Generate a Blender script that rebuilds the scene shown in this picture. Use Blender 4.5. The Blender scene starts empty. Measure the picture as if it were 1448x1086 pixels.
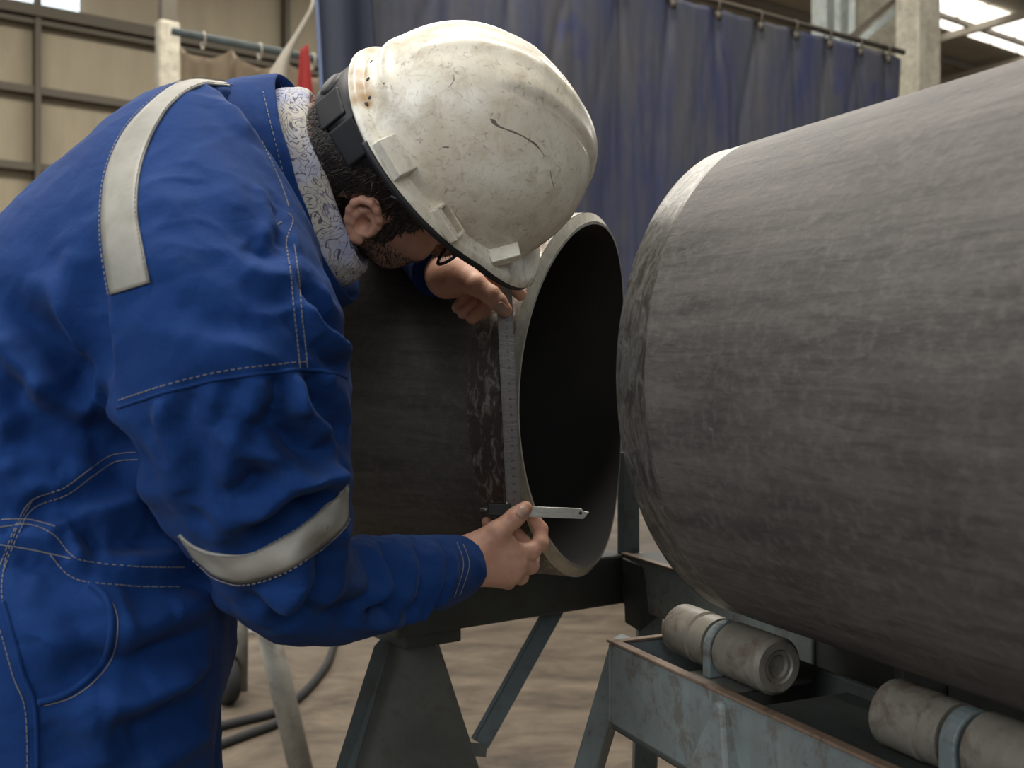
import bpy, bmesh, math
import numpy as np
from mathutils import Vector, Matrix
from mathutils.bvhtree import BVHTree

# ------------------------------------------------------------------ camera, world, light, exposure
F, CX, CY, EYE = 1500.0, 724.0, 543.0, 1.2        # focal length in pixels of a 1448 x 1086 frame; eye height
SC = bpy.context.scene
COL = SC.collection
cam = bpy.data.objects.new('camera', bpy.data.cameras.new('camera'))
COL.objects.link(cam)
cam.location = (0, 0, EYE)
cam.rotation_euler = (math.pi / 2, 0, 0)
cam.data.sensor_width = 36.0
cam.data.lens = F / 1448.0 * 36.0
cam.data.clip_start = 0.05
cam.data.clip_end = 200
cam.data.dof.use_dof = True
cam.data.dof.focus_distance = 1.25
cam.data.dof.aperture_fstop = 7.1
SC.camera = cam

SC.view_settings.view_transform = 'Standard'
SC.view_settings.look = 'None'
SC.view_settings.gamma = 1.0
SC.view_settings.use_curve_mapping = False
SC.view_settings.exposure = 0.0

world = bpy.data.worlds.new('hall_daylight')
SC.world = world
world.use_nodes = True
bg = world.node_tree.nodes['Background']
bg.inputs[0].default_value = (0.86, 0.93, 1.0, 1)
bg.inputs[1].default_value = 0.30

U = np.array([0.817, 0.576, 0.0])                  # the building's long direction
V = np.array([-0.576, 0.817, 0.0])                 # across the building
UANG = math.atan2(U[1], U[0])
CEIL = 11.7

def area(name, loc, size, power, col=(1, 0.95, 0.87), aim=None, rot=0.0):
    l = bpy.data.lights.new(name, 'AREA')
    l.shape = 'RECTANGLE'
    l.size, l.size_y = size
    l.energy = power
    l.color = col
    o = bpy.data.objects.new(name, l)
    COL.objects.link(o)
    o.location = loc
    if aim is None:
        o.rotation_euler = (0, 0, rot)
    else:
        d = Vector(aim) - Vector(loc)
        o.rotation_euler = d.to_track_quat('-Z', 'Y').to_euler()
    return o

# daylight falling through the roof lights of the hall, above and a little to the left of the work
area('roof_daylight', (-1.2, 1.6, 8.5), (5.0, 3.0), 470, rot=UANG)
area('fill_light', (-4.2, -2.6, 3.7), (3.5, 3.0), 190, (0.95, 0.97, 1.0), aim=(-0.2, 1.2, 1.2))  # added fill from left behind the camera; no door opening stands there
area('roof_daylight', (1.5, 3.8, 10.5), (12.0, 3.0), 1000, rot=UANG)
area('roof_daylight', (-6.0, 13.0, 11.0), (22.0, 4.0), 2300, rot=UANG)
area('roof_daylight', (9.0, 22.0, 11.0), (22.0, 4.0), 2300, rot=UANG)

area('fill_light', (1.0, -4.5, 3.4), (3.5, 2.5), 95, (0.95, 0.97, 1.0), aim=(0, 1.2, 1.2))  # second added fill, behind the camera, to lift face, hands and left pipe

# ------------------------------------------------------------------ helpers
def at(px, py, Y):
    return np.array([(px - CX) / F * Y, Y, EYE - (py - CY) / F * Y])

def nrm(v):
    v = np.asarray(v, float)
    return v / np.linalg.norm(v)

def tag(o, label=None, cat=None, group=None, kind=None):
    if label: o['label'] = label
    if cat: o['category'] = cat
    if group: o['group'] = group
    if kind: o['kind'] = kind
    return o

def empty(name, loc=(0, 0, 0)):
    o = bpy.data.objects.new(name, None)
    o.empty_display_size = 0.05
    COL.objects.link(o)
    o.location = loc
    return o

def link(name, me, mats, parent=None, smooth=True, M=None):
    o = bpy.data.objects.new(name, me)
    COL.objects.link(o)
    for m in (mats if isinstance(mats, (list, tuple)) else [mats]):
        me.materials.append(m)
    if smooth:
        me.polygons.foreach_set('use_smooth', [True] * len(me.polygons))
    if M is not None:
        o.matrix_world = M
    if parent is not None:
        o.parent = parent
        bpy.context.view_layer.update()
        o.matrix_parent_inverse = parent.matrix_world.inverted()
    return o

def mesh(name, v, f, mats, parent=None, smooth=True, M=None, fm=None):
    me = bpy.data.meshes.new(name)
    me.from_pydata(np.asarray(v).tolist(), [], f.tolist() if isinstance(f, np.ndarray) else f)
    if fm is not None:
        me.polygons.foreach_set('material_index', np.asarray(fm, np.int32))
    me.update()
    o = link(name, me, mats, parent, smooth, M)
    return o

def bm_obj(name, bm, mats, parent=None, smooth=False, M=None):
    bmesh.ops.recalc_face_normals(bm, faces=bm.faces)
    me = bpy.data.meshes.new(name)
    bm.to_mesh(me)
    bm.free()
    return link(name, me, mats, parent, smooth, M)

def bevel_mod(o, w, seg=2, ang=35):
    m = o.modifiers.new('bevel', 'BEVEL')
    m.width = w
    m.segments = seg
    m.limit_method = 'ANGLE'
    m.angle_limit = math.radians(ang)
    m.harden_normals = False
    return o

def add_hexa(bm, P):
    """eight points: bottom ring 0-3, top ring 4-7"""
    vs = [bm.verts.new(tuple(p)) for p in P]
    for q in ((0, 3, 2, 1), (4, 5, 6, 7), (0, 1, 5, 4), (1, 2, 6, 5), (2, 3, 7, 6), (3, 0, 4, 7)):
        bm.faces.new([vs[i] for i in q])

def add_box(bm, c, ax, ay, az, hx, hy, hz):
    c, ax, ay, az = (np.asarray(t, float) for t in (c, ax, ay, az))
    P = []
    for k in (-1, 1):
        for (i, j) in ((-1, -1), (1, -1), (1, 1), (-1, 1)):
            P.append(c + ax * hx * i + ay * hy * j + az * hz * k)
    add_hexa(bm, P)

def frame_of(d, up=(0, 0, 1)):
    d = nrm(d)
    up = np.asarray(up, float)
    if abs(d @ up) > 0.97: up = np.array([0, 1.0, 0])
    s = nrm(np.cross(d, up))
    u = np.cross(s, d)
    return d, s, u

def add_bar(bm, a, b, w, h, up=(0, 0, 1)):
    a, b = np.asarray(a, float), np.asarray(b, float)
    d, s, u = frame_of(b - a, up)
    add_box(bm, (a + b) / 2, d, s, u, np.linalg.norm(b - a) / 2, w / 2, h / 2)

def add_tube(bm, pts, r, n=12, cap=True):
    pts = [np.asarray(p, float) for p in pts]
    rs = r if isinstance(r, (list, tuple, np.ndarray)) else [r] * len(pts)
    rings = []
    d0 = nrm(pts[1] - pts[0])
    _, s, u = frame_of(d0)
    for i, p in enumerate(pts):
        d = nrm(pts[min(i + 1, len(pts) - 1)] - pts[max(i - 1, 0)])
        s = nrm(s - d * (s @ d))
        u = np.cross(d, s)
        rings.append([bm.verts.new(tuple(p + rs[i] * (math.cos(t) * s + math.sin(t) * u)))
                      for t in np.linspace(0, 2 * math.pi, n, endpoint=False)])
    for a, b in zip(rings[:-1], rings[1:]):
        for k in range(n):
            bm.faces.new((a[k], a[(k + 1) % n], b[(k + 1) % n], b[k]))
    if cap:
        bm.faces.new(rings[0][::-1])
        bm.faces.new(rings[-1])

def add_lathe(bm, c, d, prof, n=40):
    """prof: list of (distance along d, radius)"""
    d, s, u = frame_of(d)
    c = np.asarray(c, float)
    rings = []
    for (x, r) in prof:
        if r <= 1e-6:
            rings.append([bm.verts.new(tuple(c + d * x))])
        else:
            rings.append([bm.verts.new(tuple(c + d * x + r * (math.cos(t) * s + math.sin(t) * u)))
                          for t in np.linspace(0, 2 * math.pi, n, endpoint=False)])
    for a, b in zip(rings[:-1], rings[1:]):
        for k in range(n):
            k2 = (k + 1) % n
            if len(a) == 1 and len(b) == 1: continue
            if len(a) == 1: bm.faces.new((a[0], b[k2], b[k]))
            elif len(b) == 1: bm.faces.new((a[k], a[k2], b[0]))
            else: bm.faces.new((a[k], a[k2], b[k2], b[k]))

def add_prism(bm, poly, off):
    """polygon (list of 3d points) extruded by vector off"""
    off = np.asarray(off, float)
    a = [bm.verts.new(tuple(np.asarray(p, float))) for p in poly]
    b = [bm.verts.new(tuple(np.asarray(p, float) + off)) for p in poly]
    n = len(a)
    bm.faces.new(a[::-1])
    bm.faces.new(b)
    for k in range(n):
        bm.faces.new((a[k], a[(k + 1) % n], b[(k + 1) % n], b[k]))

def grid_mesh(P, wrap_u=False, wrap_v=False):
    """P (nu, nv, 3) -> verts, quads"""
    nu, nv = P.shape[:2]
    idx = np.arange(nu * nv).reshape(nu, nv)
    iu = np.arange(nu if wrap_u else nu - 1)
    iv = np.arange(nv if wrap_v else nv - 1)
    A, B = np.meshgrid(iu, iv, indexing='ij')
    A2, B2 = (A + 1) % nu, (B + 1) % nv
    f = np.stack([idx[A, B], idx[A2, B], idx[A2, B2], idx[A, B2]], -1).reshape(-1, 4)
    return P.reshape(-1, 3), f

def spline(pts, n):
    """Catmull-Rom through rows of pts (any number of columns)"""
    pts = np.asarray(pts, float)
    m = len(pts)
    t = np.linspace(0, m - 1 - 1e-9, n)
    i = t.astype(int)
    u = (t - i)[:, None]
    p0, p1, p2, p3 = (pts[np.clip(i + k, 0, m - 1)] for k in (-1, 0, 1, 2))
    return 0.5 * ((2 * p1) + (-p0 + p2) * u + (2 * p0 - 5 * p1 + 4 * p2 - p3) * u ** 2 + (-p0 + 3 * p1 - 3 * p2 + p3) * u ** 3)

# ---- noise
_rng = np.random.RandomState(11)
_perm = _rng.permutation(512)
_perm = np.concatenate([_perm, _perm, _perm])
_grad = _rng.normal(size=(512, 3))
_grad /= np.linalg.norm(_grad, axis=1)[:, None]
def noise3(p):
    p = np.asarray(p, float)
    i = np.floor(p).astype(int)
    f = p - i
    w = f * f * f * (f * (f * 6 - 15) + 10)
    out = np.zeros(len(p))
    for dx in (0, 1):
        for dy in (0, 1):
            for dz in (0, 1):
                g = _grad[_perm[_perm[_perm[(i[:, 0] + dx) % 512] + (i[:, 1] + dy) % 512] + (i[:, 2] + dz) % 512] % 512]
                dot = g[:, 0] * (f[:, 0] - dx) + g[:, 1] * (f[:, 1] - dy) + g[:, 2] * (f[:, 2] - dz)
                ww = (w[:, 0] if dx else 1 - w[:, 0]) * (w[:, 1] if dy else 1 - w[:, 1]) * (w[:, 2] if dz else 1 - w[:, 2])
                out += dot * ww
    return out

# ---- signed distance shapes and a sparse surface-net mesher
def smin(a, b, k):
    h = np.clip(0.5 + 0.5 * (b - a) / k, 0, 1)
    return b + (a - b) * h - k * h * (1 - h)

def smax(a, b, k):
    return -smin(-a, -b, k)

def cap(p, a, b, ra, rb):
    a, b = np.asarray(a, float), np.asarray(b, float)
    ab = b - a
    t = np.clip(((p - a) @ ab) / (ab @ ab), 0, 1)
    return np.linalg.norm(p - a - t[:, None] * ab, axis=1) - (ra + (rb - ra) * t)

def ell(p, c, r, R=None):
    q = p - np.asarray(c, float)
    if R is not None: q = q @ R.T
    r = np.asarray(r, float)
    k0 = np.linalg.norm(q / r, axis=1)
    k1 = np.linalg.norm(q / r ** 2, axis=1)
    return k0 * (k0 - 1) / np.maximum(k1, 1e-9)

def chain(p, C, W, D, L):
    """tube of elliptic section: centres C, half widths W along L, half depths D across"""
    C, W, D = np.asarray(C), np.asarray(W), np.asarray(D)
    L = np.asarray(L, float)
    best = np.full(len(p), 1e9)
    bt = np.zeros(len(p))
    for i in range(len(C) - 1):
        ab = C[i + 1] - C[i]
        t = np.clip(((p - C[i]) @ ab) / (ab @ ab), 0, 1)
        d = np.linalg.norm(p - C[i] - t[:, None] * ab, axis=1)
        m = d < best
        best[m] = d[m]
        bt[m] = (i + t)[m]
    i = np.minimum(bt.astype(int), len(C) - 2)
    u = (bt - i)
    c = C[i] + (C[i + 1] - C[i]) * u[:, None]
    w = W[i] + (W[i + 1] - W[i]) * u
    dd = D[i] + (D[i + 1] - D[i]) * u
    T = np.gradient(C, axis=0)
    T /= np.linalg.norm(T, axis=1)[:, None]
    t = T[i] + (T[i + 1] - T[i]) * u[:, None]
    t /= np.linalg.norm(t, axis=1)[:, None]
    l = L - t * (t @ L)[:, None]
    l /= np.linalg.norm(l, axis=1)[:, None]
    b = np.cross(t, l)
    q = p - c
    x, y, z = (q * l).sum(1), (q * b).sum(1), (q * t).sum(1)
    m = np.minimum(w, dd)
    k0 = np.sqrt((x / w) ** 2 + (y / dd) ** 2 + (z / m) ** 2)
    k1 = np.sqrt((x / w ** 2) ** 2 + (y / dd ** 2) ** 2 + (z / m ** 2) ** 2)
    return k0 * (k0 - 1) / np.maximum(k1, 1e-6)

def mesh_sdf(fn, lo, hi, h, c=6):
    lo, hi = np.asarray(lo, float), np.asarray(hi, float)
    Hc = h * c
    n = np.ceil((hi - lo) / Hc).astype(int)
    g = np.stack(np.meshgrid(*[np.arange(k) for k in n], indexing='ij'), -1).reshape(-1, 3)
    d = np.concatenate([fn(lo + (q + 0.5) * Hc) for q in np.array_split(g, max(1, len(g) // 200000))])
    base = g[np.abs(d) < Hc * 1.25] * c
    k1 = c + 1
    off = np.stack(np.meshgrid(*[np.arange(k1)] * 3, indexing='ij'), -1).reshape(-1, 3)
    vals = np.concatenate([fn((lo + (b[:, None] + off[None]) * h).reshape(-1, 3)).reshape(len(b), k1, k1, k1)
                           for b in np.array_split(base, max(1, len(base) // 1200))])
    S = vals < 0
    cnt = np.zeros((len(base), c, c, c), int)
    for dx in (0, 1):
        for dy in (0, 1):
            for dz in (0, 1):
                cnt += S[:, dx:dx + c, dy:dy + c, dz:dz + c]
    bi, x, y, z = np.nonzero((cnt > 0) & (cnt < 8))
    cell = base[bi] + np.stack([x, y, z], 1)
    dim = n * c + 2
    key = (cell[:, 0] * dim[1] + cell[:, 1]) * dim[2] + cell[:, 2]
    cv = np.stack([vals[bi, x + a, y + b, z + e] for a in (0, 1) for b in (0, 1) for e in (0, 1)], 1)
    cp = np.array([(a, b, e) for a in (0, 1) for b in (0, 1) for e in (0, 1)], float)
    acc = np.zeros((len(cell), 3))
    num = np.zeros(len(cell))
    for i in range(8):
        for j in range(i + 1, 8):
            if np.abs(cp[i] - cp[j]).sum() != 1: continue
            m = (cv[:, i] < 0) != (cv[:, j] < 0)
            t = cv[m, i] / (cv[m, i] - cv[m, j])
            acc[m] += cp[i] + t[:, None] * (cp[j] - cp[i])
            num[m] += 1
    V_ = lo + (cell + acc / num[:, None]) * h
    o = np.argsort(key)
    ks = key[o]
    def find(cc):
        k = (cc[:, 0] * dim[1] + cc[:, 1]) * dim[2] + cc[:, 2]
        j = np.clip(np.searchsorted(ks, k), 0, len(ks) - 1)
        return np.where(ks[j] == k, o[j], -1)
    faces = []
    for ax in range(3):
        e = np.zeros(3, int); e[ax] = 1
        i2 = 4 if ax == 0 else (2 if ax == 1 else 1)
        s0, s1 = cv[:, 0] < 0, cv[:, i2] < 0
        m = s0 != s1
        a1, a2 = np.roll(e, 1), np.roll(e, 2)
        cc = cell[m]
        q = np.stack([find(cc), find(cc - a1), find(cc - a1 - a2), find(cc - a2)], 1)
        flip = ~s0[m]
        q[flip] = q[flip][:, ::-1]
        faces.append(q[(q >= 0).all(1)])
    return V_, np.concatenate(faces)

def vnormals(v, f):
    a, b, c_, d = (v[f[:, i]] for i in range(4))
    n = np.cross(c_ - a, d - b)
    out = np.zeros_like(v)
    for i in range(4):
        np.add.at(out, f[:, i], n)
    return out / np.maximum(np.linalg.norm(out, axis=1), 1e-12)[:, None]

def bvh_of(v, f):
    return BVHTree.FromPolygons(v.tolist(), f.tolist())

def hit(bvh, px, py):
    """first surface point seen along the ray of a picture point, with its normal"""
    d = nrm(at(px, py, 1.0) - np.array([0, 0, EYE]))
    p, n, i, t = bvh.ray_cast(Vector((0, 0, EYE)), Vector(d))
    if p is None: return None
    n = np.array(n)
    if n @ d > 0: n = -n
    return np.array(p), n

# ------------------------------------------------------------------ materials
class Nodes:
    def __init__(s, name):
        s.m = bpy.data.materials.new(name)
        s.m.use_nodes = True
        s.t = s.m.node_tree
        s.b = s.t.nodes['Principled BSDF']
        s.tc = s.t.nodes.new('ShaderNodeTexCoord')
    def new(s, kind, **kw):
        n = s.t.nodes.new(kind)
        for k, v in kw.items(): setattr(n, k, v)
        return n
    def put(s, sock, v):
        if hasattr(v, 'is_linked') or isinstance(v, bpy.types.NodeSocket): s.t.links.new(v, sock)
        elif isinstance(v, (tuple, list)) and len(v) == 3 and sock.type == 'RGBA': sock.default_value = (*v, 1)
        else: sock.default_value = v
    def coord(s, scale=(1, 1, 1), space='Object', rot=(0, 0, 0)):
        mp = s.new('ShaderNodeMapping')
        s.put(mp.inputs['Vector'], s.tc.outputs[space])
        mp.inputs['Scale'].default_value = scale
        mp.inputs['Rotation'].default_value = rot
        return mp.outputs[0]
    def noise(s, vec, scale, detail=4, rough=0.55, dist=0.0):
        n = s.new('ShaderNodeTexNoise')
        s.put(n.inputs['Vector'], vec)
        n.inputs['Scale'].default_value = scale
        n.inputs['Detail'].default_value = detail
        n.inputs['Roughness'].default_value = rough
        n.inputs['Distortion'].default_value = dist
        return n.outputs[0]
    def voro(s, vec, scale, feat='F1'):
        n = s.new('ShaderNodeTexVoronoi', feature=feat)
        s.put(n.inputs['Vector'], vec)
        n.inputs['Scale'].default_value = scale
        return n.outputs[0]
    def wave(s, vec, scale, dist=0.0, axis='X', dscale=1.0):
        n = s.new('ShaderNodeTexWave', bands_direction=axis)
        s.put(n.inputs['Vector'], vec)
        n.inputs['Scale'].default_value = scale
        n.inputs['Distortion'].default_value = dist
        n.inputs['Detail Scale'].default_value = dscale
        return n.outputs['Fac']
    def ramp(s, fac, a, b, lo=(0, 0, 0), hi=(1, 1, 1)):
        n = s.new('ShaderNodeMapRange')
        n.clamp = True
        s.put(n.inputs[0], fac)
        n.inputs[1].default_value = a
        n.inputs[2].default_value = b
        return n.outputs[0]
    def mix(s, fac, a, b, mode='MIX'):
        n = s.new('ShaderNodeMix', data_type='RGBA', blend_type=mode)
        s.put(n.inputs[0], fac)
        s.put(n.inputs[6], a)
        s.put(n.inputs[7], b)
        return n.outputs[2]
    def math(s, op, a, b=0.0):
        n = s.new('ShaderNodeMath', operation=op)
        s.put(n.inputs[0], a)
        s.put(n.inputs[1], b)
        return n.outputs[0]
    def sep(s, vec):
        n = s.new('ShaderNodeSeparateXYZ')
        s.put(n.inputs[0], vec)
        return n.outputs
    def bump(s, h, strength=0.3, dist=0.01, chain=None):
        n = s.new('ShaderNodeBump')
        s.put(n.inputs['Height'], h)
        n.inputs['Strength'].default_value = strength
        n.inputs['Distance'].default_value = dist
        if chain is not None: s.put(n.inputs['Normal'], chain)
        return n.outputs[0]
    def done(s, col, rough=0.6, metal=0.0, normal=None, **kw):
        s.put(s.b.inputs['Base Color'], col)
        s.put(s.b.inputs['Roughness'], rough)
        s.put(s.b.inputs['Metallic'], metal)
        if normal is not None: s.put(s.b.inputs['Normal'], normal)
        for k, v in kw.items(): s.put(s.b.inputs[k], v)
        return s.m

def plain(name, col, rough=0.6, metal=0.0, var=0.15, scale=30):
    k = Nodes(name)
    n = k.noise(k.coord(), scale)
    c = k.mix(n, tuple(x * (1 - var) for x in col), tuple(min(1, x * (1 + var)) for x in col))
    return k.done(c, rough, metal, k.bump(n, 0.15, 0.002))

def m_cloth(name='blue_drill_cloth', base=(0.0058, 0.031, 0.128)):
    k = Nodes(name)
    v = k.coord()
    big = k.noise(v, 5, 5, 0.6)
    mid = k.noise(v, 28, 5, 0.65)
    fine = k.noise(v, 260, 3, 0.6)
    twill = k.wave(k.coord((1, 0.5, 1), rot=(0.3, 0.5, 0.7)), 420, 1.5)
    c = k.mix(k.ramp(big, 0.35, 0.68), tuple(x * 0.86 for x in base), tuple(x * 1.12 for x in base))
    c = k.mix(k.ramp(mid, 0.56, 0.76), c, (0.012, 0.042, 0.15))
    c = k.mix(k.math('MULTIPLY', k.ramp(k.noise(v, 11, 6, 0.7), 0.60, 0.78), 0.45), c, (0.016, 0.028, 0.070))
    c = k.mix(k.math('MULTIPLY', k.ramp(fine, 0.35, 0.75), 0.25), c, tuple(x * 1.6 for x in base))
    n1 = k.bump(twill, 0.10, 0.0006)
    cr = k.math('ABSOLUTE', k.math('SUBTRACT', k.noise(k.coord((1, 1, 1.5)), 13, 2, 0.4, 0.2), 0.5))
    n1 = k.bump(k.ramp(cr, 0.0, 0.16), 0.12, 0.006, n1)
    n2 = k.bump(mid, 0.22, 0.004, n1)
    n3 = k.bump(fine, 0.22, 0.0008, n2)
    return k.done(c, 0.82, 0, n3, **{'Sheen Weight': 0.03, 'Sheen Roughness': 0.5, 'Specular IOR Level': 0.12})

def m_tape():
    k = Nodes('grey_reflective_tape')
    v = k.coord()
    n = k.noise(v, 18, 5, 0.6)
    f = k.noise(v, 500, 2)
    c = k.mix(k.ramp(n, 0.35, 0.7), (0.23, 0.225, 0.19), (0.31, 0.30, 0.265))
    c = k.mix(k.math('MULTIPLY', k.ramp(k.noise(v, 60, 4), 0.55, 0.8), 0.4), c, (0.19, 0.17, 0.13))
    return k.done(c, 0.55, 0.0, k.bump(f, 0.2, 0.0006, k.bump(n, 0.3, 0.004)))

def m_skin():
    k = Nodes('weathered_skin')
    v = k.coord()
    n = k.noise(v, 22, 4)
    f = k.noise(v, 320, 3, 0.6)
    c = k.mix(k.ramp(n, 0.3, 0.7), (0.50, 0.255, 0.170), (0.64, 0.365, 0.255))
    c = k.mix(k.math('MULTIPLY', k.ramp(k.noise(v, 90, 3), 0.55, 0.75), 0.3), c, (0.33, 0.14, 0.10))
    at_ = k.new('ShaderNodeAttribute', attribute_name='stubble')
    st = k.math('MULTIPLY', at_.outputs['Fac'], k.ramp(k.noise(v, 700, 2, 0.7), 0.30, 0.62))
    c = k.mix(st, c, (0.035, 0.024, 0.02))
    return k.done(c, 0.5, 0, k.bump(f, 0.3, 0.0008, k.bump(k.noise(v, 110, 4, 0.6), 0.25, 0.0016)), **{'Subsurface Weight': 0.08, 'Subsurface Radius': (0.01, 0.004, 0.002), 'Subsurface Scale': 0.4})

def m_steel(name, dark, light, streak=(12, 12, 1.3), spec=0.4, scratch=0.6, met=0.15, rough=(0.50, 0.78)):
    """mill-scale pipe steel; the object's local z is the pipe's axis"""
    k = Nodes(name)
    v = k.coord()
    big = k.noise(v, 6, 6, 0.62)
    st = k.noise(k.coord(streak), 3.0, 7, 0.66, 0.3)
    fine = k.noise(v, 90, 5, 0.7)
    st2 = k.noise(k.coord((streak[0] * 2.2, streak[1] * 2.2, streak[2] * 2.6)), 3.0, 8, 0.7, 0.6)
    c = k.mix(k.ramp(st, 0.36, 0.64), dark, light)
    c = k.mix(k.math('MULTIPLY', k.ramp(st2, 0.51, 0.64), 0.55), c, tuple(x * 0.62 for x in dark))
    c = k.mix(k.math('MULTIPLY', k.ramp(big, 0.48, 0.66), 0.6), c, tuple(x * 0.72 for x in dark))
    c = k.mix(k.math('MULTIPLY', k.ramp(fine, 0.48, 0.70), 0.55), c, tuple(x * 1.35 for x in light))
    # sparse bright scratches and dark pits
    sc = k.ramp(k.noise(k.coord((18, 18, 3.2)), 2.6, 9, 0.78, 1.2), 0.655, 0.69)
    sc2 = k.ramp(k.noise(k.coord((5, 5, 34)), 2.2, 9, 0.8, 0.6), 0.685, 0.72)
    gate = k.ramp(k.noise(v, 3.1, 2), 0.46, 0.62)
    sm = k.math('MULTIPLY', k.math('MULTIPLY', k.math('MAXIMUM', sc, sc2), gate), scratch)
    c = k.mix(sm, c, (0.40, 0.39, 0.37))
    pit = k.ramp(k.noise(k.coord((6, 6, 10)), 2.4, 8, 0.75, 0.9), 0.66, 0.72)
    c = k.mix(k.math('MULTIPLY', pit, 0.55), c, (0.018, 0.016, 0.014))
    r = k.math('ADD', k.math('MULTIPLY', fine, rough[1] - rough[0]), rough[0])
    nn = k.bump(fine, 0.35, 0.0025, k.bump(st2, 0.30, 0.004))
    return k.done(c, r, met, nn, **{'Specular IOR Level': spec})

def m_ground(name, a=(0.09, 0.085, 0.075), b=(0.42, 0.40, 0.36), thr=(0.40, 0.66)):
    k = Nodes(name)
    n = k.noise(k.coord((9, 9, 26)), 4.0, 8, 0.72, 0.8)
    g = k.noise(k.coord((50, 50, 12)), 5.0, 4, 0.6)
    c = k.mix(k.ramp(n, *thr), a, b)
    c = k.mix(k.math('MULTIPLY', g, 0.35), c, tuple(x * 0.5 for x in b))
    return k.done(c, k.math('ADD', k.math('MULTIPLY', g, 0.25), 0.28), 0.75, k.bump(n, 0.25, 0.002, k.bump(g, 0.2, 0.001)))

def m_paint(name, col, rust=0.5, rc=(0.10, 0.048, 0.022), rough=0.6):
    k = Nodes(name)
    v = k.coord()
    n = k.noise(v, 7, 6, 0.65)
    n2 = k.noise(v, 24, 7, 0.72, 0.4)
    drip = k.noise(k.coord((16, 16, 1.6)), 3, 6, 0.7)
    n3 = k.noise(v, 60, 5, 0.7)
    c = k.mix(k.ramp(n, 0.3, 0.7), tuple(x * 0.62 for x in col), tuple(x * 1.22 for x in col))
    c = k.mix(k.math('MULTIPLY', k.ramp(drip, 0.44, 0.66), rust * 0.9), c, tuple(x * .55 + y * .45 for x, y in zip(col, rc)))
    c = k.mix(k.math('MULTIPLY', k.ramp(n2, 0.53, 0.63), rust), c, rc)
    c = k.mix(k.math('MULTIPLY', k.ramp(n3, 0.56, 0.70), rust * 0.6), c, tuple(x * .4 for x in rc))
    return k.done(c, rough, 0.1, k.bump(n2, 0.25, 0.003))

def m_hat():
    k = Nodes('scuffed_white_helmet_plastic')
    v = k.coord()
    big = k.noise(v, 9, 6, 0.65)
    mid = k.noise(v, 42, 7, 0.72, 0.5)
    c = k.mix(k.ramp(big, 0.35, 0.7), (0.78, 0.75, 0.64), (0.62, 0.56, 0.44))
    c = k.mix(k.math('MULTIPLY', k.ramp(mid, 0.47, 0.70), 0.7), c, (0.40, 0.33, 0.22))
    c = k.mix(k.math('MULTIPLY', k.ramp(k.noise(v, 4.5, 4), 0.50, 0.72), 0.5), c, (0.48, 0.41, 0.29))
    c = k.mix(k.math('MULTIPLY', k.ramp(k.noise(v, 130, 6, 0.75, 1.0), 0.56, 0.68), 0.7), c, (0.18, 0.14, 0.095))
    crack = k.ramp(k.noise(k.coord((26, 40, 8)), 2.0, 9, 0.8, 1.4), 0.69, 0.705)
    c = k.mix(k.math('MULTIPLY', crack, 0.7), c, (0.10, 0.08, 0.06))
    at_ = k.new('ShaderNodeAttribute', attribute_name='stain')
    c = k.mix(at_.outputs['Fac'], c, (0.34, 0.20, 0.085))
    return k.done(c, k.math('ADD', k.math('MULTIPLY', mid, 0.3), 0.16), 0, k.bump(mid, 0.06, 0.001), **{'Specular IOR Level': 0.5})

def m_tarp():
    k = Nodes('dusty_blue_tarpaulin')
    v = k.coord()
    n = k.noise(k.coord((1.2, 1.2, 0.5)), 1.6, 6, 0.62, 0.4)
    st = k.noise(k.coord((6, 6, 0.7)), 1.5, 6, 0.65, 0.5)
    f = k.noise(v, 14, 6, 0.7)
    c = k.mix(k.ramp(n, 0.36, 0.66), (0.034, 0.042, 0.105), (0.080, 0.080, 0.088))
    c = k.mix(k.math('MULTIPLY', k.ramp(st, 0.46, 0.72), 0.65), c, (0.105, 0.098, 0.088))
    c = k.mix(k.math('MULTIPLY', k.ramp(k.noise(k.coord((1, 1, 0.8)), 2.3, 3), 0.62, 0.74), 0.7), c, (0.014, 0.028, 0.15))
    c = k.mix(k.math('MULTIPLY', f, 0.3), c, (0.03, 0.031, 0.04))
    return k.done(c, 0.5, 0, k.bump(f, 0.15, 0.01))

def m_floor():
    k = Nodes('stained_concrete')
    v = k.coord()
    n = k.noise(k.coord((1.0, 1.7, 1), rot=(0, 0, 0.6)), 2.6, 9, 0.72, 0.5)
    f = k.noise(v, 20, 7, 0.7)
    c = k.mix(k.ramp(n, 0.34, 0.66), (0.040, 0.030, 0.021), (0.170, 0.132, 0.092))
    c = k.mix(k.math('MULTIPLY', k.ramp(f, 0.45, 0.7), 0.4), c, (0.10, 0.080, 0.058))
    c = k.mix(k.math('MULTIPLY', k.ramp(k.noise(v, 0.9, 5), 0.55, 0.7), 0.6), c, (0.045, 0.034, 0.025))
    return k.done(c, 0.75, 0, k.bump(f, 0.3, 0.01))

def m_panel(name, col, wscale=8, axis_rot=0.0):
    k = Nodes(name)
    v = k.coord()
    n = k.noise(k.coord((1, 1, 0.25)), 2.2, 5, 0.6)
    w = k.wave(k.coord((1, 1, 1)), wscale, 0.0, 'X')
    c = k.mix(n, tuple(x * 0.7 for x in col), tuple(x * 1.2 for x in col))
    return k.done(c, 0.6, 0, k.bump(w, 0.35, 0.03))

def m_emit(name, col, s):
    k = Nodes(name)
    k.put(k.b.inputs['Emission Color'], (*col, 1))
    k.b.inputs['Emission Strength'].default_value = s
    return k.done(col, 0.5)

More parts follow.
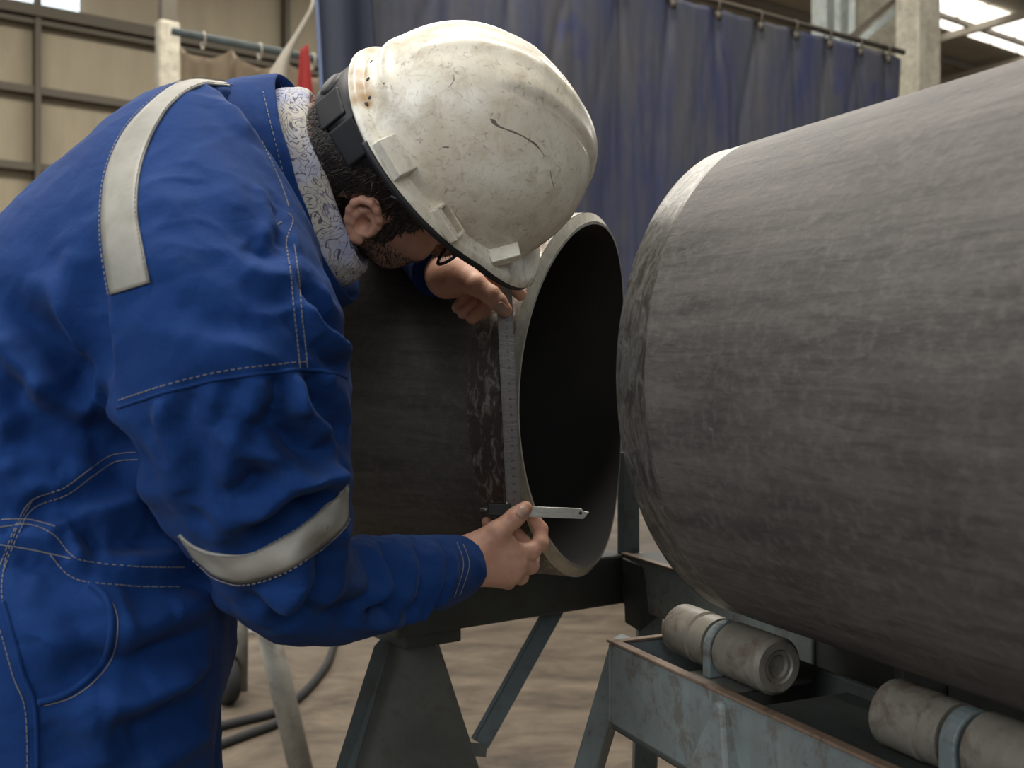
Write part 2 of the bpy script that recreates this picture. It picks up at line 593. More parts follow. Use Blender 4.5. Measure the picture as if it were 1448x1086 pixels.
def m_scarf():
    k = Nodes('patterned_scarf_cloth')
    v = k.coord()
    n = k.noise(v, 16, 3)
    w1 = k.noise(v, 26, 2, 0.4, 1.6)
    ln1 = k.math('ABSOLUTE', k.math('SUBTRACT', k.math('FRACT', k.math('MULTIPLY', w1, 11.0)), 0.5))
    vo = k.voro(v, 60)
    ln2 = k.math('ABSOLUTE', k.math('SUBTRACT', k.math('FRACT', k.math('MULTIPLY', vo, 3.0)), 0.5))
    c = k.mix(k.ramp(n, 0.4, 0.6), (0.52, 0.49, 0.42), (0.40, 0.43, 0.58))
    c = k.mix(k.math('MULTIPLY', k.ramp(ln2, 0.10, 0.04), 0.6), c, (0.16, 0.12, 0.26))
    c = k.mix(k.math('MULTIPLY', k.ramp(ln1, 0.12, 0.05), 0.85), c, (0.04, 0.038, 0.07))
    return k.done(c, 0.85, 0, k.bump(n, 0.2, 0.003))

MT = dict(
    cloth=m_cloth(), tape=m_tape(), skin=m_skin(), hat=m_hat(), tarp=m_tarp(), floor=m_floor(), scarf=m_scarf(),
    thread=plain('pale_seam_thread', (0.17, 0.165, 0.165), 0.8),
    hair=plain('dark_hair', (0.022, 0.016, 0.012), 0.5, 0, 0.5, 400),
    hair_light=plain('greying_hair', (0.10, 0.085, 0.07), 0.5, 0, 0.4, 400),
    black=plain('black_plastic', (0.009, 0.009, 0.010), 0.55, 0, 0.3, 40),
    rubber=plain('black_rubber', (0.02, 0.02, 0.02), 0.7),
    steel_r=m_steel('brown_grey_pipe_steel', (0.061, 0.056, 0.052), (0.107, 0.097, 0.089)),
    steel_l=m_steel('dark_pipe_steel', (0.054, 0.050, 0.043), (0.085, 0.078, 0.068), scratch=0.4, spec=0.35, met=0.1),
    bore=plain('shaded_pipe_bore', (0.014, 0.012, 0.010), 0.85, 0, 0.4, 14),  # shade inside the pipes put into a near-black base colour
    ground=m_ground('ground_steel_band', (0.075, 0.070, 0.063), (0.30, 0.29, 0.265)),
    ground_d=m_ground('brown_ground_band', (0.085, 0.066, 0.052), (0.46, 0.42, 0.37), (0.50, 0.66)),
    bevel=m_ground('bright_machined_bevel', (0.30, 0.28, 0.22), (0.52, 0.50, 0.43), (0.3, 0.7)),
    ruler=m_ground('satin_ruler_steel', (0.15, 0.145, 0.14), (0.21, 0.21, 0.205), (0.3, 0.7)),
    blade=m_ground('bright_blade_steel', (0.42, 0.43, 0.39), (0.56, 0.57, 0.52), (0.3, 0.7)),
    mark=plain('engraved_black', (0.012, 0.012, 0.012), 0.6),
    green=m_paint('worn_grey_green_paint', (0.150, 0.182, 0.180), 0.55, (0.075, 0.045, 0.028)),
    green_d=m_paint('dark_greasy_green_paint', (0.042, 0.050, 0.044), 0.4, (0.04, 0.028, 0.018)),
    teal=m_paint('dull_teal_paint', (0.115, 0.15, 0.155), 0.3),
    olive=m_paint('dull_olive_grey_paint', (0.095, 0.098, 0.084), 0.35, (0.05, 0.035, 0.022)),
    rust=m_paint('rusty_edge', (0.16, 0.11, 0.075), 0.8, (0.07, 0.04, 0.024)),
    roller=m_paint('worn_roller_steel', (0.20, 0.185, 0.15), 0.6, (0.09, 0.055, 0.035), 0.45),
    grey_leg=m_paint('pale_grey_paint', (0.25, 0.24, 0.20), 0.3),
    column=m_paint('cream_column_paint', (0.46, 0.43, 0.34), 0.5, (0.20, 0.16, 0.11)),
    column_b=m_paint('pale_blue_grey_paint', (0.40, 0.44, 0.42), 0.2, (0.2, 0.17, 0.12)),
    panel=m_panel('cream_wall_sheeting', (0.33, 0.28, 0.19), 8),
    girt=plain('brown_girt_steel', (0.095, 0.080, 0.058), 0.7),
    roof=m_panel('cream_roof_sheeting', (0.40, 0.36, 0.28), 5),
    purlin=plain('dark_purlin_steel', (0.17, 0.15, 0.12), 0.7),
    purlin_l=plain('pale_roof_truss_paint', (0.42, 0.38, 0.31), 0.7),
    skylight=m_emit('roof_light_sheet', (1.0, 0.96, 0.88), 2.2),
    window=m_emit('bright_window_sheet', (0.80, 0.90, 1.0), 1.1),
    dust=plain('beige_curtain_cloth', (0.26, 0.20, 0.13), 0.8, 0, 0.35, 4),
    rag=plain('off_white_rope_cloth', (0.42, 0.38, 0.31), 0.85),
    red=plain('red_cloth', (0.30, 0.020, 0.018), 0.8),
    clear=plain('cloudy_plastic_sheet', (0.020, 0.025, 0.042), 0.4),
    hem=plain('pale_blue_hem', (0.13, 0.17, 0.28), 0.6),
    white=plain('white_board', (0.55, 0.52, 0.47), 0.7),
    lens=None,
    dark=plain('dark_gap', (0.02, 0.018, 0.015), 0.9),
)

_k = Nodes('clear_lens')
MT['lens'] = _k.done((0.75, 0.75, 0.75), 0.05, 0, None, **{'Transmission Weight': 0.95, 'IOR': 1.05, 'Alpha': 0.6})

# ------------------------------------------------------------------ the setting
def P3(p, t=0, v=0, z=None):
    q = np.array([p[0], p[1], p[2] if len(p) > 2 else 0.0]) + U * t + V * v
    if z is not None: q[2] = z
    return q

def struct(name, bm, m, parent=None, smooth=False):
    o = bm_obj(name, bm, m, parent, smooth)
    if parent is None: o['kind'] = 'structure'
    return o

WP = np.array([-9.35, 20.8, 0.0])
bm = bmesh.new(); add_box(bm, (8, 18, -0.1), U, V, (0, 0, 1), 42, 34, 0.1)
struct('floor', bm, MT['floor'])
bm = bmesh.new(); add_box(bm, P3(WP, 20, 0.15, CEIL / 2), U, V, (0, 0, 1), 36, 0.06, CEIL / 2)
wall = struct('wall_back', bm, MT['panel'])
bm = bmesh.new(); add_box(bm, P3(WP, 20, -15, CEIL + 0.06), U, V, (0, 0, 1), 36, 15.5, 0.06)
struct('ceiling', bm, MT['roof'])
k = 0
for z in (0.93, 2.43, 3.93, 5.43, 6.93):                 # sheeting rails along the wall
    k += 1
    bm = bmesh.new(); add_box(bm, P3(WP, 20, -0.03, z), U, V, (0, 0, 1), 36, 0.12, 0.075)
    struct('trim_%d' % k, bm, MT['girt'])
bm = bmesh.new(); add_box(bm, P3(WP, 20, -0.15, 8.46), U, V, (0, 0, 1), 36, 0.12, 0.11)
add_box(bm, P3(WP, 20, -0.05, 8.27), U, V, (0, 0, 1), 36, 0.10, 0.05)
struct('trim_%d' % (k + 1), bm, MT['girt'])
k += 1
for t in (0.02, 5.2, 10.4, 15.6, 20.8):                   # wall posts
    k += 1
    bm = bmesh.new(); add_box(bm, P3(WP, t, -0.06, CEIL / 2), U, V, (0, 0, 1), 0.055, 0.14, CEIL / 2)
    struct('trim_%d' % k, bm, MT['girt'])
bm = bmesh.new(); add_box(bm, P3(WP, -0.9, 0.04, 9.56), U, V, (0, 0, 1), 1.72, 0.06, 0.98)
struct('window_1', bm, MT['window'])
for v in np.arange(-29, -0.5, 2.4):                       # purlins under the roof
    k += 1
    bm = bmesh.new(); add_box(bm, P3(WP, 20, v, CEIL - 0.12), U, V, (0, 0, 1), 36, 0.06, 0.11)
    struct('trim_%d' % k, bm, MT['purlin'])
for t in np.arange(4, 52, 4.0):                           # rafters across
    k += 1
    bm = bmesh.new(); add_box(bm, P3(WP, t, -15, CEIL - 0.33), U, V, (0, 0, 1), 0.09, 15, 0.1)
    struct('trim_%d' % k, bm, MT['purlin_l'])
S0 = np.array([12.07, 29.6, CEIL - 0.06])
for i in range(-3, 6):                                    # translucent roof sheets
    bm = bmesh.new(); add_box(bm, P3(S0, 1.5 * i), U, V, (0, 0, 1), 0.66, 0.85, 0.03)
    struct('window_%d' % (i + 5), bm, MT['skylight'])

# column wrapped in pale sheet at the left, in front of the wall
cl = empty('wall_column', (at(237, 80, 17.0)[0], 17.0, 0))
bm = bmesh.new(); add_box(bm, at(237, 0, 17.0) * (1, 1, 0) + (0, 0, 3.5), U, V, (0, 0, 1), 0.17, 0.13, 3.5)
bevel_mod(bm_obj('wrapped_post', bm, MT['column'], cl), 0.05, 3)
bm = bmesh.new(); add_box(bm, at(237, 0, 17.0) * (1, 1, 0) + (0, 0, 9.3), U, V, (0, 0, 1), 0.12, 0.10, 2.38)
bm_obj('upper_post', bm, MT['girt'], cl)
tag(cl, 'pale wrapped column against the cream wall, left of the beige curtain', 'column')

# lattice column at the end of the blue tarpaulin
lc = empty('lattice_column', (at(1298, 0, 9.4)[0], 9.4, 0))
bm = bmesh.new()
c = at(1298, 0, 9.3) * (1, 1, 0)
add_box(bm, c + (0, 0, CEIL / 2), U, V, (0, 0, 1), 0.165, 0.12, CEIL / 2)
o = bm_obj('post', bm, MT['column'], lc); bevel_mod(o, 0.02)
bm = bmesh.new()
c = at(1178, 0, 9.8) * (1, 1, 0)
add_box(bm, c + (0, 0, CEIL / 2), (1, 0, 0), (0, 1, 0), (0, 0, 1), 0.025, 0.12, CEIL / 2)
add_box(bm, c + (-0.13, 0, CEIL / 2), (1, 0, 0), (0, 1, 0), (0, 0, 1), 0.03, 0.14, CEIL / 2)
add_box(bm, c + (0.13, 0, CEIL / 2), (1, 0, 0), (0, 1, 0), (0, 0, 1), 0.03, 0.14, CEIL / 2)
bm_obj('post', bm, MT['column_b'], lc)
bm = bmesh.new(); add_bar(bm, at(1203, 52, 9.6), at(1275, -8, 9.6), 0.05, 0.045)
bm_obj('brace', bm, MT['girt'], lc)
bm = bmesh.new(); add_bar(bm, at(1206, 66, 9.62), at(1278, 6, 9.62), 0.06, 0.06)
bm_obj('brace', bm, MT['column_b'], lc)
bm = bmesh.new(); add_box(bm, at(1240, 0, 10.1) * (1, 1, 0) + (0, 0, 5.4), U, V, (0, 0, 1), 0.42, 0.02, 3.0)
bm_obj('web_panel', bm, MT['column'], lc)
tag(lc, 'cream lattice column with diagonal brace at the right end of the tarpaulin', 'column')

# ------------------------------------------------------------------ blue tarpaulin
TP = np.array([2.15, 8.0, 0.0])
HOOKS = [-3.5, -3.06, -2.62, -2.18, -1.74, -1.30, -0.86, -0.42, -0.03, 0.36, 0.74, 1.10]
def tarp_top(t): return 3.91 - 0.045 * (1.3 - t) / 2.7
ts = np.linspace(-3.9, 1.3, 261)
zs = np.linspace(0, 1, 90)
T, ZZ = np.meshgrid(ts, zs, indexing='ij')
near = np.min(np.abs(T[..., None] - np.array(HOOKS)), -1)
sag = 0.016 * np.clip(near / 0.22, 0, 1) ** 1.5
zt = tarp_top(T) - 0.012 - sag
zt = np.where(T < -3.55, zt, zt)
Zc = zt + (0.62 - zt) * ZZ
q = np.stack([T * 2.3, ZZ * 0.5, T * 0], -1).reshape(-1, 3)
w = 0.12 * noise3(q * (.45, .7, 1) + 3).reshape(T.shape) + 0.03 * noise3(q * (1.2, 1.6, 1) + 9).reshape(T.shape) + 0.012 * noise3(q * (9, 7, 1) + 20).reshape(T.shape)
w *= 0.35 + 0.65 * np.clip(ZZ * 6, 0, 1)
HOOKR = np.random.RandomState(3)
for h_ in HOOKS:                                            # folds that fan out below every hook
    for sl, am in ((0.55, .020), (-0.45, .022), (0.12, .016)):
        sl += HOOKR.uniform(-.3, .3); am *= HOOKR.uniform(.1, 1.1)
        dd = (T - h_) - sl * ZZ * 1.6
        w += am * np.exp(-(dd / (0.025 + 0.05 * ZZ)) ** 2) * np.clip(ZZ * 12, 0, 1) * np.exp(-ZZ * 3.2)
w += 0.03 * np.exp(-(near / 0.05) ** 2) * np.exp(-ZZ * 9)
w += 0.012 * np.exp(-((Zc - 2.05) / 0.012) ** 2)
edge = np.clip((-3.55 - T) / 0.35, 0, 1)
Pt = TP + U * (T + 0.12 * edge * ZZ * 4)[..., None] + V * w[..., None]
Pt[..., 2] = Zc
v, f = grid_mesh(Pt)
tb = empty('tarpaulin_curtain', P3(TP, -1.3))
o = mesh('sheet', v, f, MT['tarp'], tb)
mo = o.modifiers.new('thick', 'SOLIDIFY'); mo.thickness = 0.004
bm = bmesh.new(); add_tube(bm, [P3(TP, -4.6, 0.0, tarp_top(-4.6) + 0.03), P3(TP, 1.33, 0.0, tarp_top(1.33) + 0.03)], 0.022)
bm_obj('curtain_rail', bm, MT['girt'], tb, True)
for h in HOOKS:
    bm = bmesh.new()
    z = tarp_top(h)
    ring = [P3(TP, h, 0.0, 0) + (0, 0, z + 0.0) + V * 0.032 * math.cos(a) + np.array([0, 0, 0.05 * math.sin(a)]) for a in np.linspace(0, 2 * math.pi, 13)]
    add_tube(bm, ring, 0.007, 6)
    add_box(bm, P3(TP, h, -0.02, z - 0.075), U, V, (0, 0, 1), 0.022, 0.008, 0.028)
    bm_obj('hook', bm, MT['girt'], tb, True)
tag(tb, 'dusty blue tarpaulin hanging from hooks on a rail behind the pipes', 'curtain')

# cloudy plastic strip at the tarpaulin's left edge
ts2 = np.linspace(0, 1, 24); zs2 = np.linspace(0, 1, 40)
T, ZZ = np.meshgrid(ts2, zs2, indexing='ij')
Pt = TP + U * (-4.02 + 0.34 * T + 0.20 * ZZ)[..., None] + V * (-0.12 + 0.02 * np.sin(T * 9 + ZZ * 2) + 0.05 * (T - .5) ** 2)[..., None]
Pt[..., 2] = 3.85 + (1.0 - 3.85) * ZZ
v, f = grid_mesh(Pt)
o = mesh('plastic_strip', v, f, MT['clear'], None)
mo = o.modifiers.new('thick', 'SOLIDIFY'); mo.thickness = 0.004
bm = bmesh.new(); add_tube(bm, [np.array(q) + V * -.01 for q in Pt[0]], 0.011, 8)
bm_obj('edge_hem', bm, MT['hem'], o, True)
tag(o, 'dark cloudy plastic strip hanging along the left edge of the blue tarpaulin', 'strip curtain')

# beige curtain by the left column
BP = np.array([at(257, 47, 11.0)[0], 11.0, 0.0])
bc = empty('beige_curtain', BP)
T, ZZ = np.meshgrid(np.linspace(0, 3.2, 120), np.linspace(0, 1, 40), indexing='ij')
hk = np.abs(((T + 0.08) % 0.62) - 0.31)
zt = 4.78 - 0.16 * (1 - (hk / 0.31) ** 2)
Pt = BP + U * T[..., None] + V * (0.07 * np.sin(T * 10.1 + 1.2) * (0.4 + ZZ) + 0.03 * np.sin(T * 23))[..., None]
Pt[..., 2] = zt + (1.6 - zt) * ZZ
v, f = grid_mesh(Pt)
o = mesh('sheet', v, f, MT['dust'], bc); mo = o.modifiers.new('thick', 'SOLIDIFY'); mo.thickness = 0.004
bm = bmesh.new(); add_tube(bm, [P3(BP, -0.1, 0, 4.84), P3(BP, 3.3, 0, 4.84)], 0.04)
bm_obj('curtain_rail', bm, MT['teal'], bc, True)
for h in (0.23, 0.85, 1.47, 2.09, 2.71):
    bm = bmesh.new()
    add_tube(bm, [P3(BP, h, 0, 4.80) + V * 0.055 * math.cos(a) + np.array([0, 0, 0.09 * math.sin(a)]) for a in np.linspace(0, 2 * math.pi, 13)], 0.012, 6)
    bm_obj('ring', bm, MT['column'], bc, True)
tag(bc, 'beige curtain hung on rings beside the pale column at left', 'curtain')

# knotted cloth line and red cloth by the tarpaulin's edge
bm = bmesh.new()
add_tube(bm, [at(452, -30, 7), at(440, 14, 7.0), at(420, 50, 7.0), at(404, 78, 7.0), at(393, 104, 7.0), at(388, 160, 7.0), at(386, 240, 7.0)],
         [0.012, 0.014, 0.018, 0.03, 0.055, 0.06, 0.05], 10)
tag(bm_obj('tie_cloth', bm, MT['rag'], None, True), 'off-white twisted tie cloth slanting beside the beige curtain', 'cloth')
T, ZZ = np.meshgrid(np.linspace(0, 1, 20), np.linspace(0, 1, 24), indexing='ij')
a0, a1, b0, b1 = at(424, 72, 7.6), at(436, 62, 7.6), at(410, 250, 7.6), at(456, 250, 7.6)
Pt = (a0[None, None] * ((1 - T) * (1 - ZZ))[..., None] + a1 * (T * (1 - ZZ))[..., None] + b0 * ((1 - T) * ZZ)[..., None] + b1 * (T * ZZ)[..., None])
Pt[..., 1] += 0.03 * np.sin(T * 10) * ZZ
v, f = grid_mesh(Pt)
o = mesh('red_cloth', v, f, MT['red'], None); mo = o.modifiers.new('thick', 'SOLIDIFY'); mo.thickness = 0.01
tag(o, 'red cloth hanging between the off-white tie cloth and the tarpaulin', 'cloth')

# ------------------------------------------------------------------ pipes
def pipe(name, label, C, ang, tilt, Ri, wall, coef, s_far, sgn, m_out, m_band, band, back, tri):
    """sgn +1: the worked end is at the largest s, -1: at the smallest"""
    d = nrm(np.array([math.cos(ang), -math.sin(ang), tilt]))
    up = np.array([0, 0, 1.0]); side = nrm(np.cross(d, up)); up2 = np.cross(side, d)
    N = 384
    th = np.linspace(0, 2 * math.pi, N, endpoint=False)
    s_end = coef[0] * np.cos(th) + coef[1] * np.sin(th) + coef[2] * np.cos(2 * th)
    M = Matrix(((side[0], up2[0], -d[0], C[0]), (side[1], up2[1], -d[1], C[1]), (side[2], up2[2], -d[2], C[2]), (0, 0, 0, 1)))
    def ringpts(r, s): return np.stack([r * np.sin(th), r * np.cos(th), -s * np.ones(N)], -1)     # local: x side, y up, z = -axis
    Ro = Ri + wall
    root = empty(name)
    root.matrix_world = M
    wob = 0.0012 * noise3(np.stack([np.cos(th) * 6, np.sin(th) * 6, th * 0 + 2.5], -1))
    s_out = s_end - sgn * (back + 0 * th)
    s_band = s_out - sgn * (band + wob + 0.0012 * noise3(np.stack([np.cos(th) * 40, np.sin(th) * 40, th * 0], -1)))
    r_dev = 0.0006 * np.sin(2 * th + .6)
    ts = np.linspace(0, 1, 40)
    body = np.stack([ringpts(Ro + r_dev, s_band + (s_far - s_band) * t) for t in ts], 1)
    v, f = grid_mesh(body, wrap_u=True)
    if sgn > 0: f = f[:, ::-1]
    mesh('outer_wall', v, f, m_out, root, True, M)
    bandm = np.stack([ringpts(Ro + r_dev - 0.0004 * min(1, 6 * (1 - abs(2 * t - 1))), s_out + (s_band - s_out) * t) for t in np.linspace(0, 1, 8)], 1)
    v, f = grid_mesh(bandm, wrap_u=True)
    if sgn > 0: f = f[:, ::-1]
    mesh('ground_band', v, f, m_band, root, True, M)
    land = 0.25
    bev = np.stack([ringpts(Ro, s_out), ringpts(Ri + wall * land, s_end), ringpts(Ri, s_end)], 1)
    v, f = grid_mesh(bev, wrap_u=True)
    if sgn < 0: f = f[:, ::-1]
    mesh('bevelled_edge', v, f, MT['bevel'], root, False, M)
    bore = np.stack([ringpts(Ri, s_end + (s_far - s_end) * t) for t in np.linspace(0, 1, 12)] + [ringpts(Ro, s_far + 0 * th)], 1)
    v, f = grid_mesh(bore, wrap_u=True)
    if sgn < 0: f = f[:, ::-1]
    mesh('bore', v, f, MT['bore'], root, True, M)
    tag(root, label, 'pipe')
    return root, C, d, side, up2, Ro

LPC = np.array([0.1142, 1.60, EYE - 0.0164])
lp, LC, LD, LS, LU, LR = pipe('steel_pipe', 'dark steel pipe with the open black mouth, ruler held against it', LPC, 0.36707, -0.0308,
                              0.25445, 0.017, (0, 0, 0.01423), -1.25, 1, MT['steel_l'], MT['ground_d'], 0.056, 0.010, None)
RPC = np.array([0.29446, 1.27452, EYE + 0.0054])
rp, RC, RD, RS, RU, RR = pipe('steel_pipe', 'large grey-brown steel pipe resting on rollers at right', RPC, 1.13244, -0.0151,
                              0.25445, 0.017, (-0.00909, 0.1309, 0.0099), 1.75, -1, MT['steel_r'], MT['ground'], 0.052, 0.006, None)

# ------------------------------------------------------------------ roller stand under the right pipe
RDh = nrm(np.array([RD[0], RD[1], 0])); RN = np.array([RDh[1] * -1, RDh[0], 0])      # RN points away from the camera
RB = np.array([RC[0], RC[1], EYE])
def rs(s, o, z): return RB + RDh * s + RN * o + np.array([0, 0, z - 0.0151 * s])
ST = empty('roller_stand', rs(0.3, 0, -EYE) * (1, 1, 0))
AX = (RDh, RN, (0, 0, 1))
def plate(name, s0, s1, o0, o1, z0, z1, m, par=ST, bev=0.003):
    bm = bmesh.new()
    add_hexa(bm, [rs(s0, o0, z0), rs(s1, o0, z0), rs(s1, o1, z0), rs(s0, o1, z0), rs(s0, o0, z1), rs(s1, o0, z1), rs(s1, o1, z1), rs(s0, o1, z1)])
    o = bm_obj(name, bm, m, par)
    if bev: bevel_mod(o, bev)
    return o
SE = 1.35
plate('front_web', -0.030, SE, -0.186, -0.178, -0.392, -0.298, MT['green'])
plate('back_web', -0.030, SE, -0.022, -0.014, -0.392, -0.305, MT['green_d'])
plate('edge_lip', -0.036, SE, -0.188, -0.176, -0.299, -0.2955, MT['rust'], bev=0.001)
plate('edge_lip', -0.038, -0.028, -0.176, -0.014, -0.301, -0.2975, MT['rust'], bev=0.001)
plate('edge_lip', -0.54, -0.06, 0.133, 0.145, -0.301, -0.297, MT['rust'], bev=0.001)
plate('end_plate', -0.036, -0.030, -0.186, -0.014, -0.392, -0.300, MT['green'])
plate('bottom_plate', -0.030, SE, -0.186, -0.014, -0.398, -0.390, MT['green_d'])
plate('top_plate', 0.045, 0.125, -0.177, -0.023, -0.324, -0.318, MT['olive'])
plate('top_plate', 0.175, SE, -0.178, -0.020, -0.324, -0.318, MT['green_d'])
plate('far_rail', -0.54, -0.06, 0.135, 0.143, -0.385, -0.300, MT['green'])
plate('far_rail', -0.54, -0.06, 0.143, 0.21, -0.306, -0.300, MT['green_d'])
plate('far_rail', -0.10, SE, 0.143, 0.21, -0.420, -0.332, MT['green_d'])
plate('cross_member', -0.03, 0.03, -0.014, 0.143, -0.42, -0.38, MT['green_d'])
plate('cross_member', 0.60, 0.68, -0.014, 0.143, -0.42, -0.38, MT['green_d'])
# rollers: two pairs on one axle line, each with its bracket
def roller(s0, s1, collar=False):
    bm = bmesh.new()
    L = s1 - s0
    r = 0.0300
    prof = [(0, 0), (0, 0.012), (0.0, r - 0.004), (0.004, r), (L - 0.004, r), (L, r - 0.004), (L, 0.018), (L - 0.002, 0.0165), (L - 0.002, 0.0125), (L - 0.006, 0.0115), (L - 0.006, 0.0)]
    if collar:
        prof = [(0, 0), (0, r - 0.005), (0.004, r), (0.048, r), (0.050, r - 0.003), (0.054, r - 0.003), (0.056, r - 0.001), (L, r - 0.001), (L, 0)]
    add_lathe(bm, rs(s0, -0.10, -0.2870), RD, prof, 48)
    o = bm_obj('roller', bm, MT['roller'], ST, True)
    m = o.modifiers.new('es', 'EDGE_SPLIT'); m.split_angle = math.radians(40)
    return o
def bracket(s0, s1):
    bm = bmesh.new()
    n = 14
    poly = [rs(s0, -0.10 + 0.0285, -0.318)]
    for a in np.linspace(0, math.pi, n):
        poly.append(rs(s0, -0.10 + 0.0285 * math.cos(a), -0.287 + 0.0285 * math.sin(a)))
    poly.append(rs(s0, -0.10 - 0.0285, -0.318))
    add_prism(bm, poly, RD * (s1 - s0))
    bevel_mod(bm_obj('bracket', bm, MT['green'], ST), 0.002)
for (a, b, c0, c1, e) in ((-0.012, 0.066, 0.069, 0.082, 0.163), (0.316, 0.392, 0.395, 0.412, 0.50), (0.74, 0.82, 0.823, 0.84, 0.92)):
    roller(a, b, True); bracket(c0, c1); roller(c1 + 0.003, e)
    bm = bmesh.new(); add_tube(bm, [rs(a + 0.01, -0.10, -0.287), rs(e - 0.012, -0.10, -0.287)], 0.010)
    bm_obj('axle', bm, MT['roller'], ST, True)
    # far side rollers carry the pipe from the other side
    bm = bmesh.new(); add_lathe(bm, rs(a, 0.10, -0.287), RD, [(0, 0), (0, 0.026), (0.004, 0.03), (0.15, 0.03), (0.154, 0.026), (0.154, 0)], 32)
    o = bm_obj('roller', bm, MT['roller'], ST, True); m = o.modifiers.new('es', 'EDGE_SPLIT'); m.split_angle = math.radians(40)
    plate('bracket', a + 0.155, a + 0.17, 0.075, 0.142, -0.42, -0.27, MT['green_d'])
# legs: tapered plate under the near rail, and slanted flat legs at the end
def wedge_leg(s, o, z0, w0, w1, dep):
    bm = bmesh.new()
    zb = -EYE + 0.0151 * s
    add_hexa(bm, [rs(s - w1, o - dep, zb), rs(s + w1 * 0.9, o - dep, zb), rs(s + w1 * 0.9, o + 0.03, zb), rs(s - w1, o + 0.03, zb),
                  rs(s - w0, o - 0.006, z0), rs(s + w0, o - 0.006, z0), rs(s + w0, o + 0.004, z0), rs(s - w0, o + 0.004, z0)])
    bevel_mod(bm_obj('leg', bm, MT['green'], ST), 0.004)
wedge_leg(0.185, -0.187, -0.304, 0.006, 0.36, 0.16)
wedge_leg(1.05, -0.187, -0.304, 0.006, 0.30, 0.12)
def flat_leg(p, q, w, h, m):
    bm = bmesh.new(); add_bar(bm, p, q, w, h); bevel_mod(bm_obj('leg', bm, m, ST), 0.003)
flat_leg(at(886, 905, 1.335), at(886, 905, 1.335) + (-0.235, 0.12, -0.878 - (1.2 - EYE)), 0.036, 0.030, MT['green'])
flat_leg(rs(0.02, -0.05, -0.39), rs(0.20, -0.03, -EYE + 0.003), 0.03, 0.04, MT['green_d'])
flat_leg(rs(-0.50, 0.17, -0.31), rs(-0.60, 0.20, -EYE - 0.009), 0.04, 0.04, MT['green'])
flat_leg(rs(1.2, 0.17, -0.31), rs(1.25, 0.20, -EYE + 0.019), 0.04, 0.04, MT['green'])
# post and plates at the far corner, seen between the pipes
bm = bmesh.new(); add_bar(bm, at(878, 640, 1.83), at(878, 850, 1.83), 0.011, 0.011); bm_obj('corner_post', bm, MT['teal'], ST)
bm = bmesh.new(); add_bar(bm, at(893, 630, 1.86), at(893, 786, 1.86), 0.026, 0.01); bm_obj('corner_plate', bm, MT['green'], ST)
bm = bmesh.new(); add_bar(bm, at(886, 788, 1.86), at(932, 790, 1.86), 0.03, 0.016); bm_obj('ledge', bm, MT['green'], ST)
bm = bmesh.new()
add_prism(bm, [at(880, 790, 1.79), at(905, 800, 1.76), at(930, 872, 1.73), at(905, 893, 1.75), at(884, 880, 1.78)], (0.004, 0.012, 0))
bm_obj('gusset', bm, MT['green_d'], ST)
tag(ST, 'worn grey-green roller stand with steel rollers under the right pipe', 'stand')

# ------------------------------------------------------------------ stand under the left pipe
PS = empty('pipe_stand', at(590, 900, 1.66) * (1, 1, 0))
bm = bmesh.new()
a, b = at(864, 812, 1.865), at(864, 812, 1.865) - U * 0.455
for p in (a, b): p[2] = EYE - 0.334
add_bar(bm, a, b, 0.10, 0.084)
bevel_mod(bm_obj('beam', bm, MT['green_d'], PS), 0.004)
# saddle plates that take the pipe
for (s, hh) in ((-0.12, 0.02), (-0.45, 0.02)):
    pass
bm = bmesh.new(); add_box(bm, at(588, 889, 1.66), U, V, (0, 0, 1), 0.05, 0.055, 0.016)
bevel_mod(bm_obj('cap_plate', bm, MT['green_d'], PS), 0.003)
zt, zb = EYE - 0.395, 0.0
ctr = at(586, 900, 1.66)
bm = bmesh.new()
add_hexa(bm, [(ctr[0] - 0.265, 1.630, zb), (ctr[0] + 0.30, 1.615, zb), (ctr[0] + 0.30, 1.627, zb), (ctr[0] - 0.265, 1.642, zb),
              (ctr[0] - 0.034, 1.630, zt), (ctr[0] + 0.040, 1.615, zt), (ctr[0] + 0.040, 1.627, zt), (ctr[0] - 0.034, 1.642, zt)])
bevel_mod(bm_obj('leg_plate', bm, MT['olive'], PS), 0.002)
bm = bmesh.new()
add_hexa(bm, [(ctr[0] - 0.310, 1.600, zb), (ctr[0] - 0.263, 1.628, zb), (ctr[0] - 0.27, 1.72, zb), (ctr[0] - 0.285, 1.72, zb),
              (ctr[0] - 0.055, 1.600, zt), (ctr[0] - 0.033, 1.628, zt), (ctr[0] - 0.04, 1.70, zt), (ctr[0] - 0.045, 1.70, zt)])
bm_obj('side_flange', bm, MT['teal'], PS)
bm = bmesh.new()
add_bar(bm, at(795, 845, 1.80), at(680, 1052, 1.72), 0.028, 0.006, (0, -1, 0.4))
d_, s_, u_ = frame_of(at(680, 1052, 1.72) - at(795, 845, 1.80), (0, -1, .4))
add_bar(bm, at(795, 845, 1.80) + s_ * 0.014 + u_ * 0.014, at(680, 1052, 1.72) + s_ * 0.014 + u_ * 0.014, 0.006, 0.028, (0, -1, 0.4))
bm_obj('brace', bm, MT['teal'], PS)
bm = bmesh.new(); add_bar(bm, at(676, 1060, 1.70), at(655, 1058, 1.64), 0.03, 0.02); bm_obj('brace_lug', bm, MT['teal'], PS)
tag(PS, 'dark green beam on a tapered plate leg under the open-ended left pipe', 'stand')

